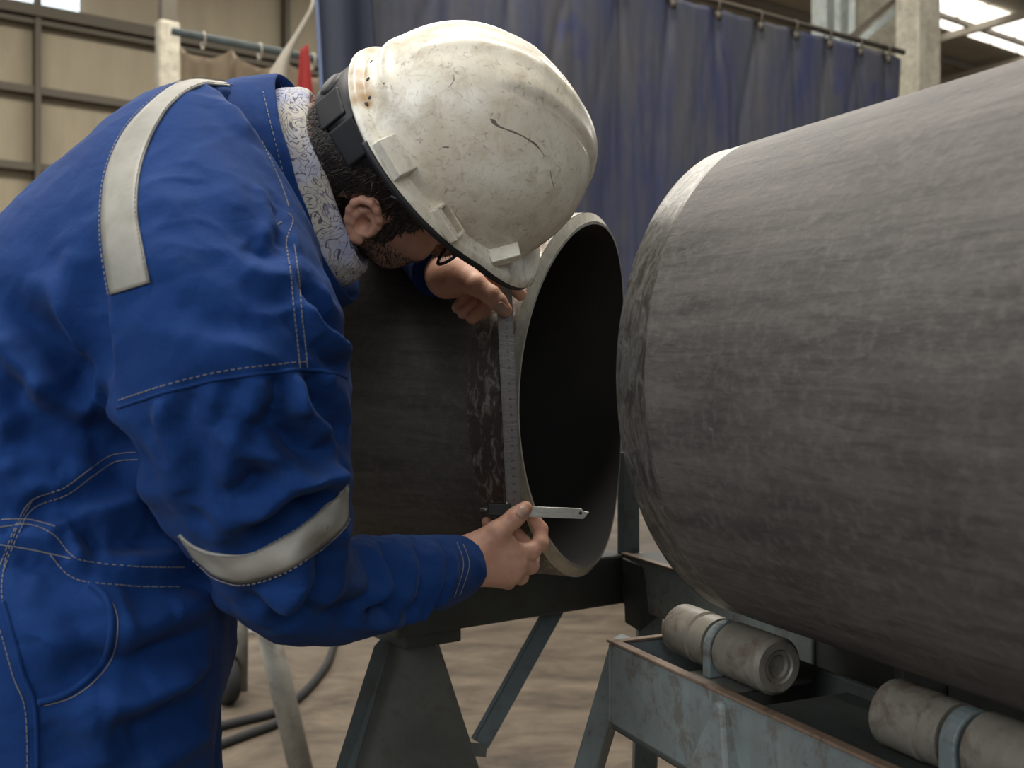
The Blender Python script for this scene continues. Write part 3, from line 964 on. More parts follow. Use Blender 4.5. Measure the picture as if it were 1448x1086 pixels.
# ------------------------------------------------------------------ things on the floor further back
TR = empty('trestle', at(400, 1000, 3.0) * (1, 1, 0))
def tr_leg(p, q, r, m):
    bm = bmesh.new(); add_tube(bm, [p, q], r, 16); bm_obj('leg', bm, m, TR, True)
def tofloor(px0, py0, px1, py1, Y):
    a, b = at(px0, py0, Y), at(px1, py1, Y)
    t = a[2] / (a[2] - b[2])
    return a, a + (b - a) * t
tr_leg(*tofloor(372, 860, 425, 1086, 3.0), 0.034, MT['grey_leg'])
tr_leg(*tofloor(344, 800, 342, 975, 4.15), 0.022, MT['grey_leg'])
a, b = at(372, 862, 3.0), at(344, 800, 4.15)
bm = bmesh.new(); add_bar(bm, a + nrm(a - b) * 0.3 + (0, 0, .02), b + nrm(b - a) * 0.2 + (0, 0, .02), 0.07, 0.06); bm_obj('top_bar', bm, MT['grey_leg'], TR)
tag(TR, 'pale grey steel trestle on the floor behind the person\'s elbow', 'trestle')

WH = empty('caster_wheel', at(323, 994, 4.0) * (1, 1, 0))
wc = at(323, 962, 4.0); wc[2] = 0.088
bm = bmesh.new(); add_lathe(bm, wc - np.array([0.03, 0.03, 0]), (0.8, 0.6, 0) * np.array(1.0), [(-0.0, 0), (0, 0.05), (0.0, 0.075), (0.012, 0.088), (0.05, 0.088), (0.062, 0.075), (0.062, 0.05), (0.062, 0)], 32)
bm_obj('tyre', bm, MT['rubber'], WH, True)
bm = bmesh.new(); add_lathe(bm, wc - np.array([0.036, 0.036, 0]), (0.8, 0.6, 0), [(-0.002, 0), (-0.002, 0.03), (0.003, 0.045), (0.068, 0.045), (0.074, 0.03), (0.074, 0)], 24)
bm_obj('hub', bm, MT['grey_leg'], WH, True)
bm = bmesh.new(); add_box(bm, wc + (-0.02, 0.1, 0.02), (1, 0, 0), (0, 1, 0), (0, 0, 1), 0.012, 0.09, 0.03); bm_obj('fork', bm, MT['dark'], WH)
tag(WH, 'dark caster wheel standing on the floor beside the trouser leg', 'wheel')

for i, (p0, p1, pb, Y, lab) in enumerate(((322, 372, 912, 5.1, 'white box on the floor left of the pale trestle leg'), (384, 420, 908, 5.3, 'white box on the floor right of the pale trestle leg'))):
    a, b = at(p0, pb, Y), at(p1, pb, Y)
    w_ = (b[0] - a[0]) / 2
    bm = bmesh.new(); add_box(bm, ((a[0] + b[0]) / 2, Y + 0.1, 0.10 + 0.02 * i), (1, 0, 0), (0, 1, 0), (0, 0, 1), w_, 0.1, 0.10 + 0.02 * i)
    o = bm_obj('box', bm, MT['white']); bevel_mod(o, 0.008)
    tag(o, lab, 'box')

def floor_pt(px, py): 
    Y = EYE * F / (py - CY)
    return np.array([(px - CX) / F * Y, Y, 0.016])
cb = spline([floor_pt(520, 875), floor_pt(478, 908), floor_pt(462, 945), floor_pt(430, 985), floor_pt(392, 1012), floor_pt(345, 1025), floor_pt(300, 1036), floor_pt(240, 1050)], 50)
bm = bmesh.new(); add_tube(bm, list(cb), 0.016, 10)
tag(bm_obj('cable', bm, MT['rubber'], None, True), 'long dark cable curving up the floor behind the pale trestle leg', 'cable')
cb = spline([floor_pt(412, 1018), floor_pt(390, 1030), floor_pt(342, 1048), floor_pt(298, 1064), floor_pt(230, 1082)], 30)
bm = bmesh.new(); add_tube(bm, list(cb), 0.015, 10)
tag(bm_obj('cable', bm, MT['rubber'], None, True), 'shorter dark cable on the floor in front of the long curving one', 'cable')

# ------------------------------------------------------------------ the person: frames and measures
PER = empty('person', (-0.42, 1.12, 0))
QB = at(630.6, 228.1, 1.19)                               # centre of the helmet's brim plane
QA = nrm((0.62841, 0.65224, -0.42389))                    # forward
QN = nrm((0.77242, -0.45873, 0.43924))                    # up through the crown
QR = np.cross(QA, QN); QA = np.cross(QN, QR)              # the person's right, towards the camera
TURN = math.radians(13)
HA = math.cos(TURN) * QA + math.sin(TURN) * QR            # the head under it
HN = QN
HR = np.cross(HA, HN)
HB = QB - QA * 0.029
HM = np.stack([HA, HR, HN])                               # world -> head rows
def hd(a, r, n): return HB + HA * a + HR * r + HN * n

LAT = nrm((0.05, -0.93, -0.36))                           # towards the near shoulder
TORS = [(410, 228, 1.20, .085, .100), (345, 270, 1.19, .133, .195), (243, 358, 1.17, .144, .215), (150, 480, 1.15, .157, .205),
        (100, 640, 1.13, .165, .185), (98, 790, 1.12, .172, .190), (105, 900, 1.12, .165, .185)]
TS = spline([(*at(a, b, c), d, w) for a, b, c, d, w in TORS], 25)
SH, EL, WR = at(292, 400, 0.995), at(402, 806, 1.04), at(662, 796, 1.335)
FSH, FEL, FWR = np.array([-0.315, 1.385, EYE + .235]), np.array([-0.165, 1.545, EYE + .29]), at(636, 392, 1.345)

ARM = spline([(*at(285, 380, 1.00), .088), (*at(322, 485, 0.985), .106), (*at(337, 600, 0.985), .101), (*at(373, 708, 0.995), .080),
              (*at(401, 800, 1.03), .064), (*at(452, 836, 1.085), .056), (*at(540, 826, 1.18), .050), (*at(605, 812, 1.262), .0435), (*at(651, 800, 1.322), .039)], 26)
FARM = spline([(*FSH, .10), (*(FSH * .5 + FEL * .5), .085), (*FEL, .065), (*(FEL * .5 + FWR * .5), .055), (*(FEL * .08 + FWR * .92), .042)], 12)

def poly_cap(p, S):
    d = np.full(len(p), 1e9)
    for i in range(len(S) - 1):
        d = np.minimum(d, cap(p, S[i, :3], S[i + 1, :3], S[i, 3], S[i + 1, 3]))
    return d

NHIP, NKNEE, NANK = at(118, 885, 1.03), np.array([-0.405, 1.04, 0.52]), np.array([-0.41, 1.06, 0.10])
FHIP, FKNEE, FANK = at(150, 885, 1.23), np.array([-0.44, 1.27, 0.52]), np.array([-0.46, 1.29, 0.10])

NECK_C = (at(498, 428, 1.2) + at(400, 106, 1.2)) / 2
NECK_R = np.linalg.norm(at(498, 428, 1.2) - at(400, 106, 1.2)) / 2
NECK_1 = nrm(at(498, 428, 1.2) - at(400, 106, 1.2))
NECK_2 = nrm(np.array([-0.06, -1, 0.0])); NECK_2 = nrm(NECK_2 - NECK_1 * (NECK_2 @ NECK_1))
NECK_A = np.cross(NECK_1, NECK_2)
NECK_A = NECK_A if NECK_A[0] > 0 else -NECK_A
def coverall_d(p):
    d = chain(p, TS[:, :3], TS[:, 4], TS[:, 3], LAT)
    d = smin(d, cap(p, at(300, 305, 1.10), SH, .105, .095), 0.06)
    d = smin(d, cap(p, at(372, 240, 1.30), FSH, .085, .09), 0.06)
    q = p - NECK_C
    ring = np.sqrt(((q @ NECK_1) / (NECK_R * 1.03)) ** 2 + ((q @ NECK_2) / .165) ** 2)
    hole = np.maximum((ring - 1) * .12, -(q @ NECK_A + .040))
    d = smax(d, -hole, .020)
    leg = np.minimum(cap(p, NHIP, NKNEE, .128, .095), cap(p, NKNEE, NANK, .095, .075))
    legf = np.minimum(cap(p, FHIP, FKNEE, .125, .095), cap(p, FKNEE, FANK, .095, .075))
    d = smin(d, smin(leg, legf, 0.01), 0.035)
    d = np.maximum(d, 0.06 - p[:, 2])
    return d

def sleeve_d(p):
    d = poly_cap(p, ARM)
    dv = nrm(ARM[-1, :3] - ARM[-4, :3])
    d = np.maximum(d, (p - ARM[-1, :3]) @ dv - 0.0)               # cut the cuff square
    inner = cap(p, ARM[-3, :3], ARM[-1, :3] + dv * 0.03, .028, .036)
    d = np.maximum(d, -inner)
    return d

def fsleeve_d(p):
    d = poly_cap(p, FARM)
    dv = nrm(FARM[-1, :3] - FARM[-3, :3])
    d = np.maximum(d, (p - FARM[-1, :3]) @ dv)
    return d

def suit_d(p):
    return smin(smin(coverall_d(p), sleeve_d(p), 0.022), fsleeve_d(p), 0.03)

# ------------------------------------------------------------------ bare body: head, neck, trunk, arms and hands as one surface
EAR = hd(-0.004, 0.079, -0.076)
# ear plane: e1 up along the ear, e2 towards the back
e_out = nrm(HR * 0.93 - HA * 0.36)
e_up = nrm(HN * 0.97 - HA * 0.22); e_up = nrm(e_up - e_out * (e_up @ e_out))
e_bk = np.cross(e_up, e_out)
if e_bk @ HA > 0: e_bk = -e_bk
def ear(u, w, o): return EAR + e_up * u * .9 + e_bk * w * .92 + e_out * o
HELIX = [(-.004, -.013, .000), (.006, -.016, .004), (.017, -.013, .008), (.026, -.004, .011), (.0285, .006, .013), (.024, .016, .014), (.014, .021, .014), (.002, .020, .013), (-.010, .015, .011), (-.020, .007, .008), (-.027, -.002, .006), (-.026, -.010, .003)]
ANTI = [(.016, .004, .006), (.010, .010, .009), (.001, .011, .010), (-.008, .007, .009), (-.013, -.001, .006)]

def head_d(p):
    h = (p - HB) @ HM.T
    A = lambda a, r, n: np.array([a, r, n])
    d = ell(h, A(-.006, 0, -.012), (.098, .079, .098))
    d = smin(d, ell(h, A(-.045, 0, -.045), (.058, .064, .060)), .03)
    d = smin(d, ell(h, A(.040, 0, -.070), (.054, .062, .070)), .025)           # face
    hs = h.copy(); hs[:, 1] = np.abs(hs[:, 1])                                 # mirrored halves
    d = smin(d, cap(hs, A(.003, .056, -.076), A(.012, .048, -.102), .018, .016), .022)   # jaw angle
    d = smin(d, cap(hs, A(.012, .048, -.102), A(.066, .016, -.120), .016, .016), .022)   # jaw
    d = smin(d, ell(h, A(.071, 0, -.121), (.017, .022, .015)), .018)           # chin
    d = smin(d, ell(hs, A(.062, .046, -.075), (.024, .020, .018)), .016)       # cheekbone
    d = smin(d, ell(hs, A(.056, .038, -.104), (.024, .017, .024)), .02)        # cheek
    d = smin(d, cap(hs, A(.088, .0, -.026), A(.070, .050, -.034), .012, .010), .012)     # brow
    d = smax(d, -ell(hs, A(.100, .033, -.047), (.018, .018, .012)), .008)      # socket
    d = smin(d, ell(hs, A(.079, .032, -.048), (.0130, .0145, .0125)), .002)    # eyeball under its lid
    d = smin(d, cap(h, A(.097, 0, -.040), A(.114, 0, -.076), .008, .010), .01) # nose
    d = smin(d, ell(hs, A(.104, .011, -.080), (.010, .008, .008)), .006)
    d = smin(d, cap(hs, A(.094, 0, -.099), A(.082, .022, -.102), .006, .005), .007)      # lips
    d = smin(d, cap(hs, A(.090, 0, -.104), A(.080, .020, -.106), .007, .005), .006)
    # ear on the near side
    e = np.full(len(p), 1e9)
    for i in range(len(HELIX) - 1):
        e = smin(e, cap(p, ear(*HELIX[i]), ear(*HELIX[i + 1]), .0042, .0042), .003)
    for i in range(len(ANTI) - 1):
        e = smin(e, cap(p, ear(*ANTI[i]), ear(*ANTI[i + 1]), .0036, .0036), .004)
    e = smin(e, ell((p - ear(-.022, -.004, .003)) @ np.stack([e_up, e_bk, e_out]).T, (0, 0, 0), (.010, .0085, .0055)), .005)   # lobe
    pan = ell((p - ear(.002, .004, .003)) @ np.stack([e_up, e_bk, e_out]).T, (0, 0, 0), (.026, .018, .0055))
    e = smin(e, pan, .003)
    e = smin(e, cap(p, ear(-.004, -.0145, .002), ear(-.011, -.0125, .004), .0052, .0048), .004)      # tragus
    bowl = ell((p - ear(-.003, -.003, .012)) @ np.stack([e_up, e_bk, e_out]).T, (0, 0, 0), (.0105, .0085, .012))
    e = smax(e, -bowl, .003)
    d = smin(d, e, .005)
    return d

def neck_d(p):
    d = cap(p, hd(-.042, 0, -.070), at(428, 236, 1.20), .062, .068)
    return d

# hand chains: (px, py, depth, radius)
def H_(rows): return np.array([(*at(a, b, c), r) for a, b, c, r in rows])
RH = dict(
    thumb=H_([(676, 775, 1.340, .0165), (704, 752, 1.336, .0140), (727, 733, 1.343, .0120), (735, 726, 1.347, .0112), (743, 718, 1.352, .0088)]),
    index=H_([(722, 783, 1.352, .0125), (752, 779, 1.368, .0108), (764, 768, 1.376, .0102), (765, 748, 1.385, .0092), (756, 735, 1.386, .0080)]),
    middle=H_([(728, 797, 1.354, .0125), (750, 800, 1.380, .0106), (752, 790, 1.396, .0098), (740, 765, 1.408, .0090), (726, 748, 1.412, .0080)]),
    ring=H_([(722, 810, 1.358, .0120), (736, 815, 1.385, .0102), (736, 804, 1.402, .0095), (716, 778, 1.416, .0086), (700, 760, 1.420, .0076)]),
    little=H_([(710, 816, 1.360, .0108), (718, 823, 1.385, .0092), (715, 812, 1.402, .0085), (698, 785, 1.416, .0078), (688, 738, 1.398, .0066)]))
LH = dict(
    thumb=H_([(652, 392, 1.338, .0160), (672, 402, 1.330, .0140), (694, 417, 1.327, .0118), (704, 427, 1.328, .0116), (714, 438, 1.330, .0092)]),
    index=H_([(684, 384, 1.352, .0125), (708, 394, 1.352, .0108), (724, 404, 1.356, .0100), (736, 416, 1.362, .0084)]),
    middle=H_([(682, 398, 1.368, .0120), (692, 420, 1.372, .0102), (684, 436, 1.366, .0098), (668, 449, 1.358, .0088)]),
    ring=H_([(670, 398, 1.372, .0115), (676, 420, 1.378, .0100), (668, 432, 1.370, .0095), (655, 442, 1.362, .0084)]),
    little=H_([(660, 398, 1.372, .0108), (662, 418, 1.376, .0092), (655, 428, 1.372, .0086), (647, 435, 1.368, .0078)]))

def fingers_d(p, hand):
    d = np.full(len(p), 1e9)
    for k_, S in hand.items():
        e = np.full(len(p), 1e9)
        for i in range(len(S) - 1):
            e = smin(e, cap(p, S[i, :3], S[i + 1, :3], S[i, 3], S[i + 1, 3]), .0025)
        for i in range(1, len(S) - 1):
            if i in (1, 2): e = smin(e, np.linalg.norm(p - S[i, :3], axis=1) - S[i, 3] * 1.03, .003)
        d = smin(d, e, .0022)
    return d

def rhand_d(p):
    d = fingers_d(p, RH)
    W = at(664, 795, 1.336)
    pal = cap(p, W, RH['index'][0, :3], .0255, .0150)
    pal = smin(pal, cap(p, W, RH['middle'][0, :3], .0255, .0150), .012)
    pal = smin(pal, cap(p, W, RH['ring'][0, :3], .0255, .0145), .012)
    pal = smin(pal, cap(p, W, RH['little'][0, :3], .0250, .0135), .012)
    pal = smin(pal, cap(p, at(668, 780, 1.338), at(700, 757, 1.338), .021, .0150), .014)
    pal = smin(pal, cap(p, at(684, 775, 1.345), at(716, 768, 1.350), .018, .0125), .012)
    pal = smin(pal, cap(p, W, at(628, 802, 1.29), .0265, .030), .01)
    pal = smin(pal, cap(p, at(628, 802, 1.29), at(540, 826, 1.18), .027, .030), .02)
    pal = smin(pal, cap(p, at(540, 826, 1.18), at(450, 836, 1.085), .030, .034), .02)
    pal = smin(pal, cap(p, at(450, 836, 1.085), EL, .034, .036), .02)
    return smin(pal, d, .007)

def lhand_d(p):
    d = fingers_d(p, LH)
    W = at(634, 390, 1.350)
    pal = cap(p, W, LH['index'][0, :3], .0230, .0145)
    for k_ in ('middle', 'ring', 'little'):
        pal = smin(pal, cap(p, W, LH[k_][0, :3], .0230, .0130), .012)
    pal = smin(pal, cap(p, W, at(660, 396, 1.338), .0220, .0155), .012)
    pal = smin(pal, cap(p, W, FEL, .0245, .040), .01)
    return smin(pal, d, .006)

def trunk_d(p):
    d = chain(p, TS[5:, :3], TS[5:, 4] - .045, TS[5:, 3] - .045, LAT)
    q = p - NECK_C
    ring = np.sqrt(((q @ NECK_1) / (NECK_R * 1.15)) ** 2 + ((q @ NECK_2) / .19) ** 2)
    d = smax(d, -np.maximum((ring - 1) * .12, -(q @ NECK_A + .065)), .01)
    d = smin(d, cap(p, at(428, 236, 1.20), TS[7, :3], .045, .050), .02)
    d = smin(d, cap(p, at(290, 330, 1.11), SH, .055, .052), .03)
    d = smin(d, cap(p, SH, EL, .052, .036), .02)
    d = smin(d, cap(p, at(350, 260, 1.29), FSH, .05, .05), .03)
    d = smin(d, cap(p, FSH, FEL, .052, .042), .02)
    return d

def boxed(fn, p, lo, hi, out):
    m = ((p > lo) & (p < hi)).all(1)
    if m.any(): out[m] = smin(out[m], fn(p[m]), .012)

def bounds(pts, pad):
    pts = np.asarray(pts)
    return pts.min(0) - pad, pts.max(0) + pad
HB_LO, HB_HI = bounds([hd(x, y, z) for x in (-.11, .13) for y in (-.1, .11) for z in (-.18, .1)], .03)
RB_LO, RB_HI = bounds(np.concatenate([s[:, :3] for s in RH.values()] + [[EL, at(628, 802, 1.29)]]), .06)
LB_LO, LB_HI = bounds(np.concatenate([s[:, :3] for s in LH.values()] + [[FEL, FWR]]), .06)
def body_d(p):
    d = trunk_d(p)
    d = smin(d, neck_d(p), .03)
    boxed(head_d, p, HB_LO, HB_HI, d)
    boxed(rhand_d, p, RB_LO, RB_HI, d)
    boxed(lhand_d, p, LB_LO, LB_HI, d)
    return d

bv, bf = mesh_sdf(body_d, (-0.62, 0.86, 0.72), (0.12, 1.66, 1.64), 0.00175)
body = mesh('body', bv, bf, MT['skin'], PER)
body['label'] = 'tanned skin of head, neck and hands'
body_bvh = bvh_of(bv, bf)
bn = vnormals(bv, bf)
hl = (bv - HB) @ HM.T
# stubble and beard shade of the skin
st = np.zeros(len(bv))
inhead = ((bv > HB_LO) & (bv < HB_HI)).all(1)
inhead &= head_d(bv) < .004
jaw = np.clip((-.078 - hl[:, 2] + 0.25 * (hl[:, 0] - .02)) / .03, 0, 1) * np.clip((hl[:, 0] + .0) / .02, 0, 1)
st = np.where(inhead & (hl[:, 2] > -.20), jaw, 0) * 0.95
a_ = body.data.attributes.new('stubble', 'FLOAT', 'POINT')
a_.data.foreach_set('value', st.astype(np.float32))

# ------------------------------------------------------------------ coveralls
sv, sf = mesh_sdf(suit_d, (-0.98, 0.80, 0.05), (0.06, 1.72, 1.68), 0.0036)
sn = vnormals(sv, sf)
raw_bvh = bvh_of(sv, sf)

FOLDS = [   # picture polyline, amplitude (+ out, - in), half width
    ([(362, 578), (398, 612), (435, 640), (472, 652)], -.016, .013),
    ([(355, 610), (392, 645), (440, 668), (480, 672)], .010, .013),
    ([(430, 538), (455, 570), (478, 600), (488, 625)], -.012, .010),
    ([(472, 690), (417, 722), (351, 776)], -.016, .013),
    ([(478, 672), (420, 695), (345, 745)], .009, .013),
    ([(339, 536), (328, 610), (322, 680), (308, 775)], .006, .011),
    ([(300, 560), (270, 640), (285, 720)], -.004, .014),
    ([(225, 600), (250, 660), (290, 740)], .005, .014),
    ([(392, 530), (396, 556), (392, 580)], -.008, .007), ([(415, 528), (418, 560), (424, 590)], .006, .007),
    ([(440, 528), (446, 552), (458, 580)], -.008, .007), ([(362, 532), (364, 560), (360, 600)], .005, .008),
    ([(330, 538), (328, 560), (325, 585)], -.005, .008), ([(300, 545), (296, 575), (288, 600)], .004, .008),
    ([(265, 552), (262, 580), (256, 605)], -.004, .008), ([(230, 562), (230, 585), (226, 610)], .004, .008),
    ([(488, 758), (510, 790), (516, 825), (480, 868)], -.012, .009), ([(505, 762), (530, 795), (535, 835), (500, 878)], .008, .008),
    ([(538, 768), (556, 800), (552, 840), (520, 882)], -.011, .009), ([(560, 768), (578, 800), (574, 840), (548, 880)], .007, .008),
    ([(586, 770), (600, 800), (594, 840), (566, 880)], -.010, .008), ([(606, 770), (618, 800), (612, 840), (590, 872)], .006, .007),
    ([(625, 770), (636, 800), (630, 832), (612, 862)], -.007, .006),
    ([(452, 760), (462, 800), (445, 840), (410, 872)], -.010, .013), ([(430, 800), (400, 845), (360, 868)], .006, .013),
    ([(340, 835), (390, 860), (450, 870), (520, 866)], -.006, .013),
    ([(400, 770), (420, 800), (405, 840)], .006, .013),
    # flank and back
    ([(300, 590), (340, 600), (372, 625)], -.006, .008), ([(205, 590), (225, 625), (238, 660)], -.005, .009),
    ([(440, 620), (462, 660), (475, 700)], .006, .009), ([(300, 700), (345, 690), (392, 660)], -.006, .011),
    ([(258, 690), (275, 720), (300, 745)], -.005, .010), ([(360, 830), (420, 850), (470, 845)], .006, .010),
    ([(470, 850), (520, 862), (570, 858)], -.006, .009), ([(500, 880), (560, 878), (610, 862)], .005, .008),
    ([(60, 430), (100, 500), (110, 560)], -.007, .012), ([(100, 600), (140, 560), (150, 520)], .006, .010),
    ([(0, 470), (30, 520), (70, 560)], .008, .012), ([(0, 690), (40, 670), (110, 664)], -.007, .010),
    ([(385, 290), (396, 320), (400, 350)], -.006, .008), ([(360, 265), (385, 300), (395, 330)], .004, .008),
    ([(250, 420), (300, 450), (370, 452)], -.003, .014), ([(240, 480), (310, 500), (390, 495)], .003, .014),
    ([(180, 880), (215, 865), (250, 862)], -.006, .011), ([(200, 960), (250, 950), (300, 920)], .006, .011),
    ([(150, 1030), (200, 1020), (260, 990)], -.006, .012), ([(120, 1010), (150, 1050), (150, 1086)], .005, .012),
    ([(5, 415), (62, 472), (110, 515), (135, 560)], -.014, .018), ([(30, 400), (85, 455), (130, 500)], .008, .018),
    ([(124, 362), (138, 450), (160, 540)], -.007, .016), ([(95, 350), (108, 440), (135, 520)], .006, .016),
    ([(0, 520), (41, 568), (105, 596), (172, 617)], -.018, .016), ([(30, 540), (80, 572), (140, 584)], .010, .014),
    ([(0, 612), (97, 633), (196, 650)], -.018, .018), ([(0, 585), (70, 610), (150, 628)], .010, .016),
    ([(0, 660), (60, 660), (140, 650)], .008, .018),
    ([(40, 700), (73, 727), (145, 702), (236, 690)], -.010, .014), ([(60, 745), (120, 730), (200, 715), (250, 712)], .009, .013),
    ([(97, 754), (170, 763), (262, 758)], -.013, .013),
    ([(95, 748), (140, 738), (200, 735)], -.008, .010),
    ([(0, 790), (60, 800), (120, 812), (200, 806)], -.008, .014),
    ([(240, 300), (300, 330), (380, 330)], -.003, .02), ([(260, 220), (310, 240), (352, 300)], .003, .02),
    ([(345, 340), (375, 360), (405, 355)], -.005, .012), ([(345, 375), (380, 392), (408, 388)], .004, .012),
    ([(432, 400), (455, 450), (486, 475)], -.012, .010), ([(425, 430), (450, 470), (488, 500)], .007, .010),
    ([(440, 480), (465, 505), (490, 520)], -.008, .009), ([(300, 120), (340, 150), (372, 155)], -.006, .012),
    ([(320, 150), (345, 180), (362, 185)], .004, .012),
    # trousers
    ([(140, 1002), (203, 986), (272, 948)], .008, .018), ([(120, 960), (200, 930), (300, 888)], -.009, .018),
    ([(180, 1050), (240, 1020), (295, 985)], -.008, .016), ([(160, 900), (230, 880), (305, 850)], .006, .018),
    ([(40, 830), (80, 845), (110, 870), (130, 930), (70, 965)], -.010, .016),
    ([(60, 1020), (80, 1060), (90, 1086)], -.004, .015), ([(200, 1086), (250, 1060), (296, 1030)], .006, .014),
    ([(170, 850), (230, 830), (300, 822)], -.008, .014),
] + [([(x, 742), (x + dx, 768), (x + dx * .3, 798)], am, .0075) for x, dx, am in ((6, 8, -.008), (20, -5, .007), (34, 7, -.009), (48, -4, .008), (62, 6, -.009), (76, -6, .007), (92, 5, -.008), (108, -4, .006), (126, 4, -.005))]

def seg_dist(p, L):
    d = np.full(len(p), 1e9); tt = np.zeros(len(p))
    n = len(L) - 1
    for i in range(n):
        ab = L[i + 1] - L[i]
        t = np.clip(((p - L[i]) @ ab) / (ab @ ab + 1e-12), 0, 1)
        e = np.linalg.norm(p - L[i] - t[:, None] * ab, axis=1)
        m = e < d
        d[m] = e[m]; tt[m] = (i + t[m]) / n
    return d, tt

disp = np.zeros(len(sv))
for pts, amp, w in FOLDS:
    L = [hit(raw_bvh, *q) for q in spline(pts, 12)]
    L = np.array([q[0] for q in L if q is not None])
    if len(L) < 3: continue
    keep = [0]
    for i in range(1, len(L)):                              # drop jumps to another layer
        if np.linalg.norm(L[i] - L[keep[-1]]) < 0.07: keep.append(i)
    L = L[keep]
    if len(L) < 3: continue
    lo, hi = L.min(0) - 3.2 * w, L.max(0) + 3.2 * w
    m = np.nonzero(((sv > lo) & (sv < hi)).all(1))[0]
    d, t = seg_dist(sv[m], L)
    fade = np.clip(np.minimum(t, 1 - t) / 0.22, 0, 1); fade = fade * fade * (3 - 2 * fade)
    prof = np.exp(-(d / w) ** 2) - 0.30 * np.exp(-((d - 2.0 * w) / (0.8 * w)) ** 2)
    disp[m] += 1.3 * amp * prof * (0.25 + 0.75 * fade)
# soft crumple everywhere, stronger in the sleeves and at the waist
q = sv
soft = 0.5 * noise3(q * 9) + 0.5 * noise3(q * (17, 17, 13) + 4)
rid = 0.5 - np.abs(noise3(q * (13, 13, 19) + 31)) * 2
mid = noise3(q * 38 + 7)
wgt = np.where(sleeve_d(sv) < 0.01, 1.0, 0.6)
crease = np.clip(1 - np.abs(noise3(q * (11, 11, 15) + 50)) * 3.2, 0, 1) ** 2 * np.clip(noise3(q * 6 + 90) * 2.2 + .25, 0, 1)
crease2 = np.clip(1 - np.abs(noise3(q * (24, 24, 30) + 150)) * 3.0, 0, 1) ** 2 * np.clip(noise3(q * 8 + 190) * 2.2 + .2, 0, 1)
disp += wgt * (0.0024 * soft + 0.0034 * rid + 0.0012 * mid + 0.0046 * crease + 0.0022 * crease2)
sv = sv + sn * disp[:, None]
suit_bvh = bvh_of(sv, sf)
# split into the garment's pieces along its seams
fc = sv[sf].mean(1)
ds, df, dt = sleeve_d(fc), fsleeve_d(fc), coverall_d(fc)
armp = at(232, 560, 0.95)
seamn = nrm(EL - SH)
piece = np.zeros(len(fc), int)
seamz = (fc - at(330, 535, 0.9)) @ nrm(at(345, 735, .9) - at(330, 535, .9) + np.array([0.02, 0, 0]))
near = (ds < dt) & (seamz > -0.02)
piece[near] = 1
piece[(df < dt) & (fc[:, 1] > 1.32)] = 2
waist = (fc - at(60, 772, 1.0)) @ nrm((0.06, 0, -1))
piece[(piece == 0) & (waist > 0)] = 3
cover = empty('coverall', (-0.42, 1.12, 0)); cover.parent = PER; cover.matrix_parent_inverse = PER.matrix_world.inverted()
bpy.context.view_layer.update()
snn = vnormals(sv, sf)
def sub(name, ids, par=cover):
    ff = sf[ids]
    u, inv = np.unique(ff, return_inverse=True)
    o = mesh(name, sv[u], inv.reshape(ff.shape), MT['cloth'], par)
    o.data.normals_split_custom_set_from_vertices(snn[u].tolist())
    return o
sub('jacket', piece == 0)
sub('sleeve', piece == 1)
sub('sleeve', piece == 2)
sub('trousers', piece == 3)

# tapes: strips that lie on the cloth
def ring_strip(name, c, m, ref, a0, a1, hw, n, rr, off=.0016, par=cover, nv=7, mat_='tape', skew=None):
    m = nrm(m); ref = nrm(ref - m * (np.asarray(ref) @ m)); b = np.cross(m, ref)
    P = []
    for a in np.linspace(a0, a1, n):
        row = []
        for w in np.linspace(-hw, hw, nv):
            dirv = math.cos(a) * ref + math.sin(a) * b
            o = c + m * w
            p, nn, i, t = suit_bvh.ray_cast(Vector(o), Vector(dirv))
            if p is None or t > rr: row.append(np.array([np.nan] * 3)); continue
            nn = np.array(nn)
            if nn @ dirv < 0: nn = -nn
            row.append(np.array(p) + nn * off)
        P.append(row)
    P = np.array(P)
    for j in range(P.shape[1]):                            # bridge gaps where another surface is in the way
        bad = np.isnan(P[:, j, 0])
        if bad.all(): P[:, j] = P[:, j - 1]
        elif bad.any():
            ix = np.arange(len(P))
            for e in range(3): P[bad, j, e] = np.interp(ix[bad], ix[~bad], P[~bad, j, e])
    for _ in range(2):                                     # relax along the strip
        P[1:-1] = 0.5 * P[1:-1] + 0.25 * (P[:-2] + P[2:])
    v, f = grid_mesh(P)
    o = mesh(name, v, f, MT[mat_], par)
    mo = o.modifiers.new('thick', 'SOLIDIFY'); mo.thickness = 0.0022; mo.offset = 1
    return o, P

def surface_strip(name, left, right, n, extra=14, off=.0012, nv=7, cen=None, both=False):
    """a tape sewn on the cloth between two traced edges, carried on over the far side"""
    Lp, Rp = spline(left, n), spline(right, n)
    P = []
    for l, r in zip(Lp, Rp):
        row = []
        for t in np.linspace(0, 1, nv):
            h_ = hit(suit_bvh, *(l + (r - l) * t))
            row.append(None if h_ is None else h_[0] + h_[1] * off)
        if all(q is not None for q in row) and (not P or np.linalg.norm(np.array(row) - P[-1], axis=1).max() < .09): P.append(np.array(row))
    if cen is None: cen = TS[8, :3]
    for _ in range(extra * (2 if both else 1)):
        if both and _ == extra: P = P[::-1]
        d = np.mean(P[-1] - P[-4], axis=0); d = nrm(d) * .012
        row = []
        for q in P[-1]:
            c_, n1, i, t = suit_bvh.find_nearest(Vector(q + d))
            n1 = np.array(n1)
            if n1 @ (q - cen) < 0: n1 = -n1
            row.append(np.array(c_) + n1 * off)
        P.append(np.array(row))
    P = np.array(P)
    for _ in range(3): P[1:-1] = .5 * P[1:-1] + .25 * (P[:-2] + P[2:])
    v, f = grid_mesh(P)
    o = mesh(name, v, f, MT['tape'], cover)
    mo = o.modifiers.new('thick', 'SOLIDIFY'); mo.thickness = .0024; mo.offset = 0
    return o, P
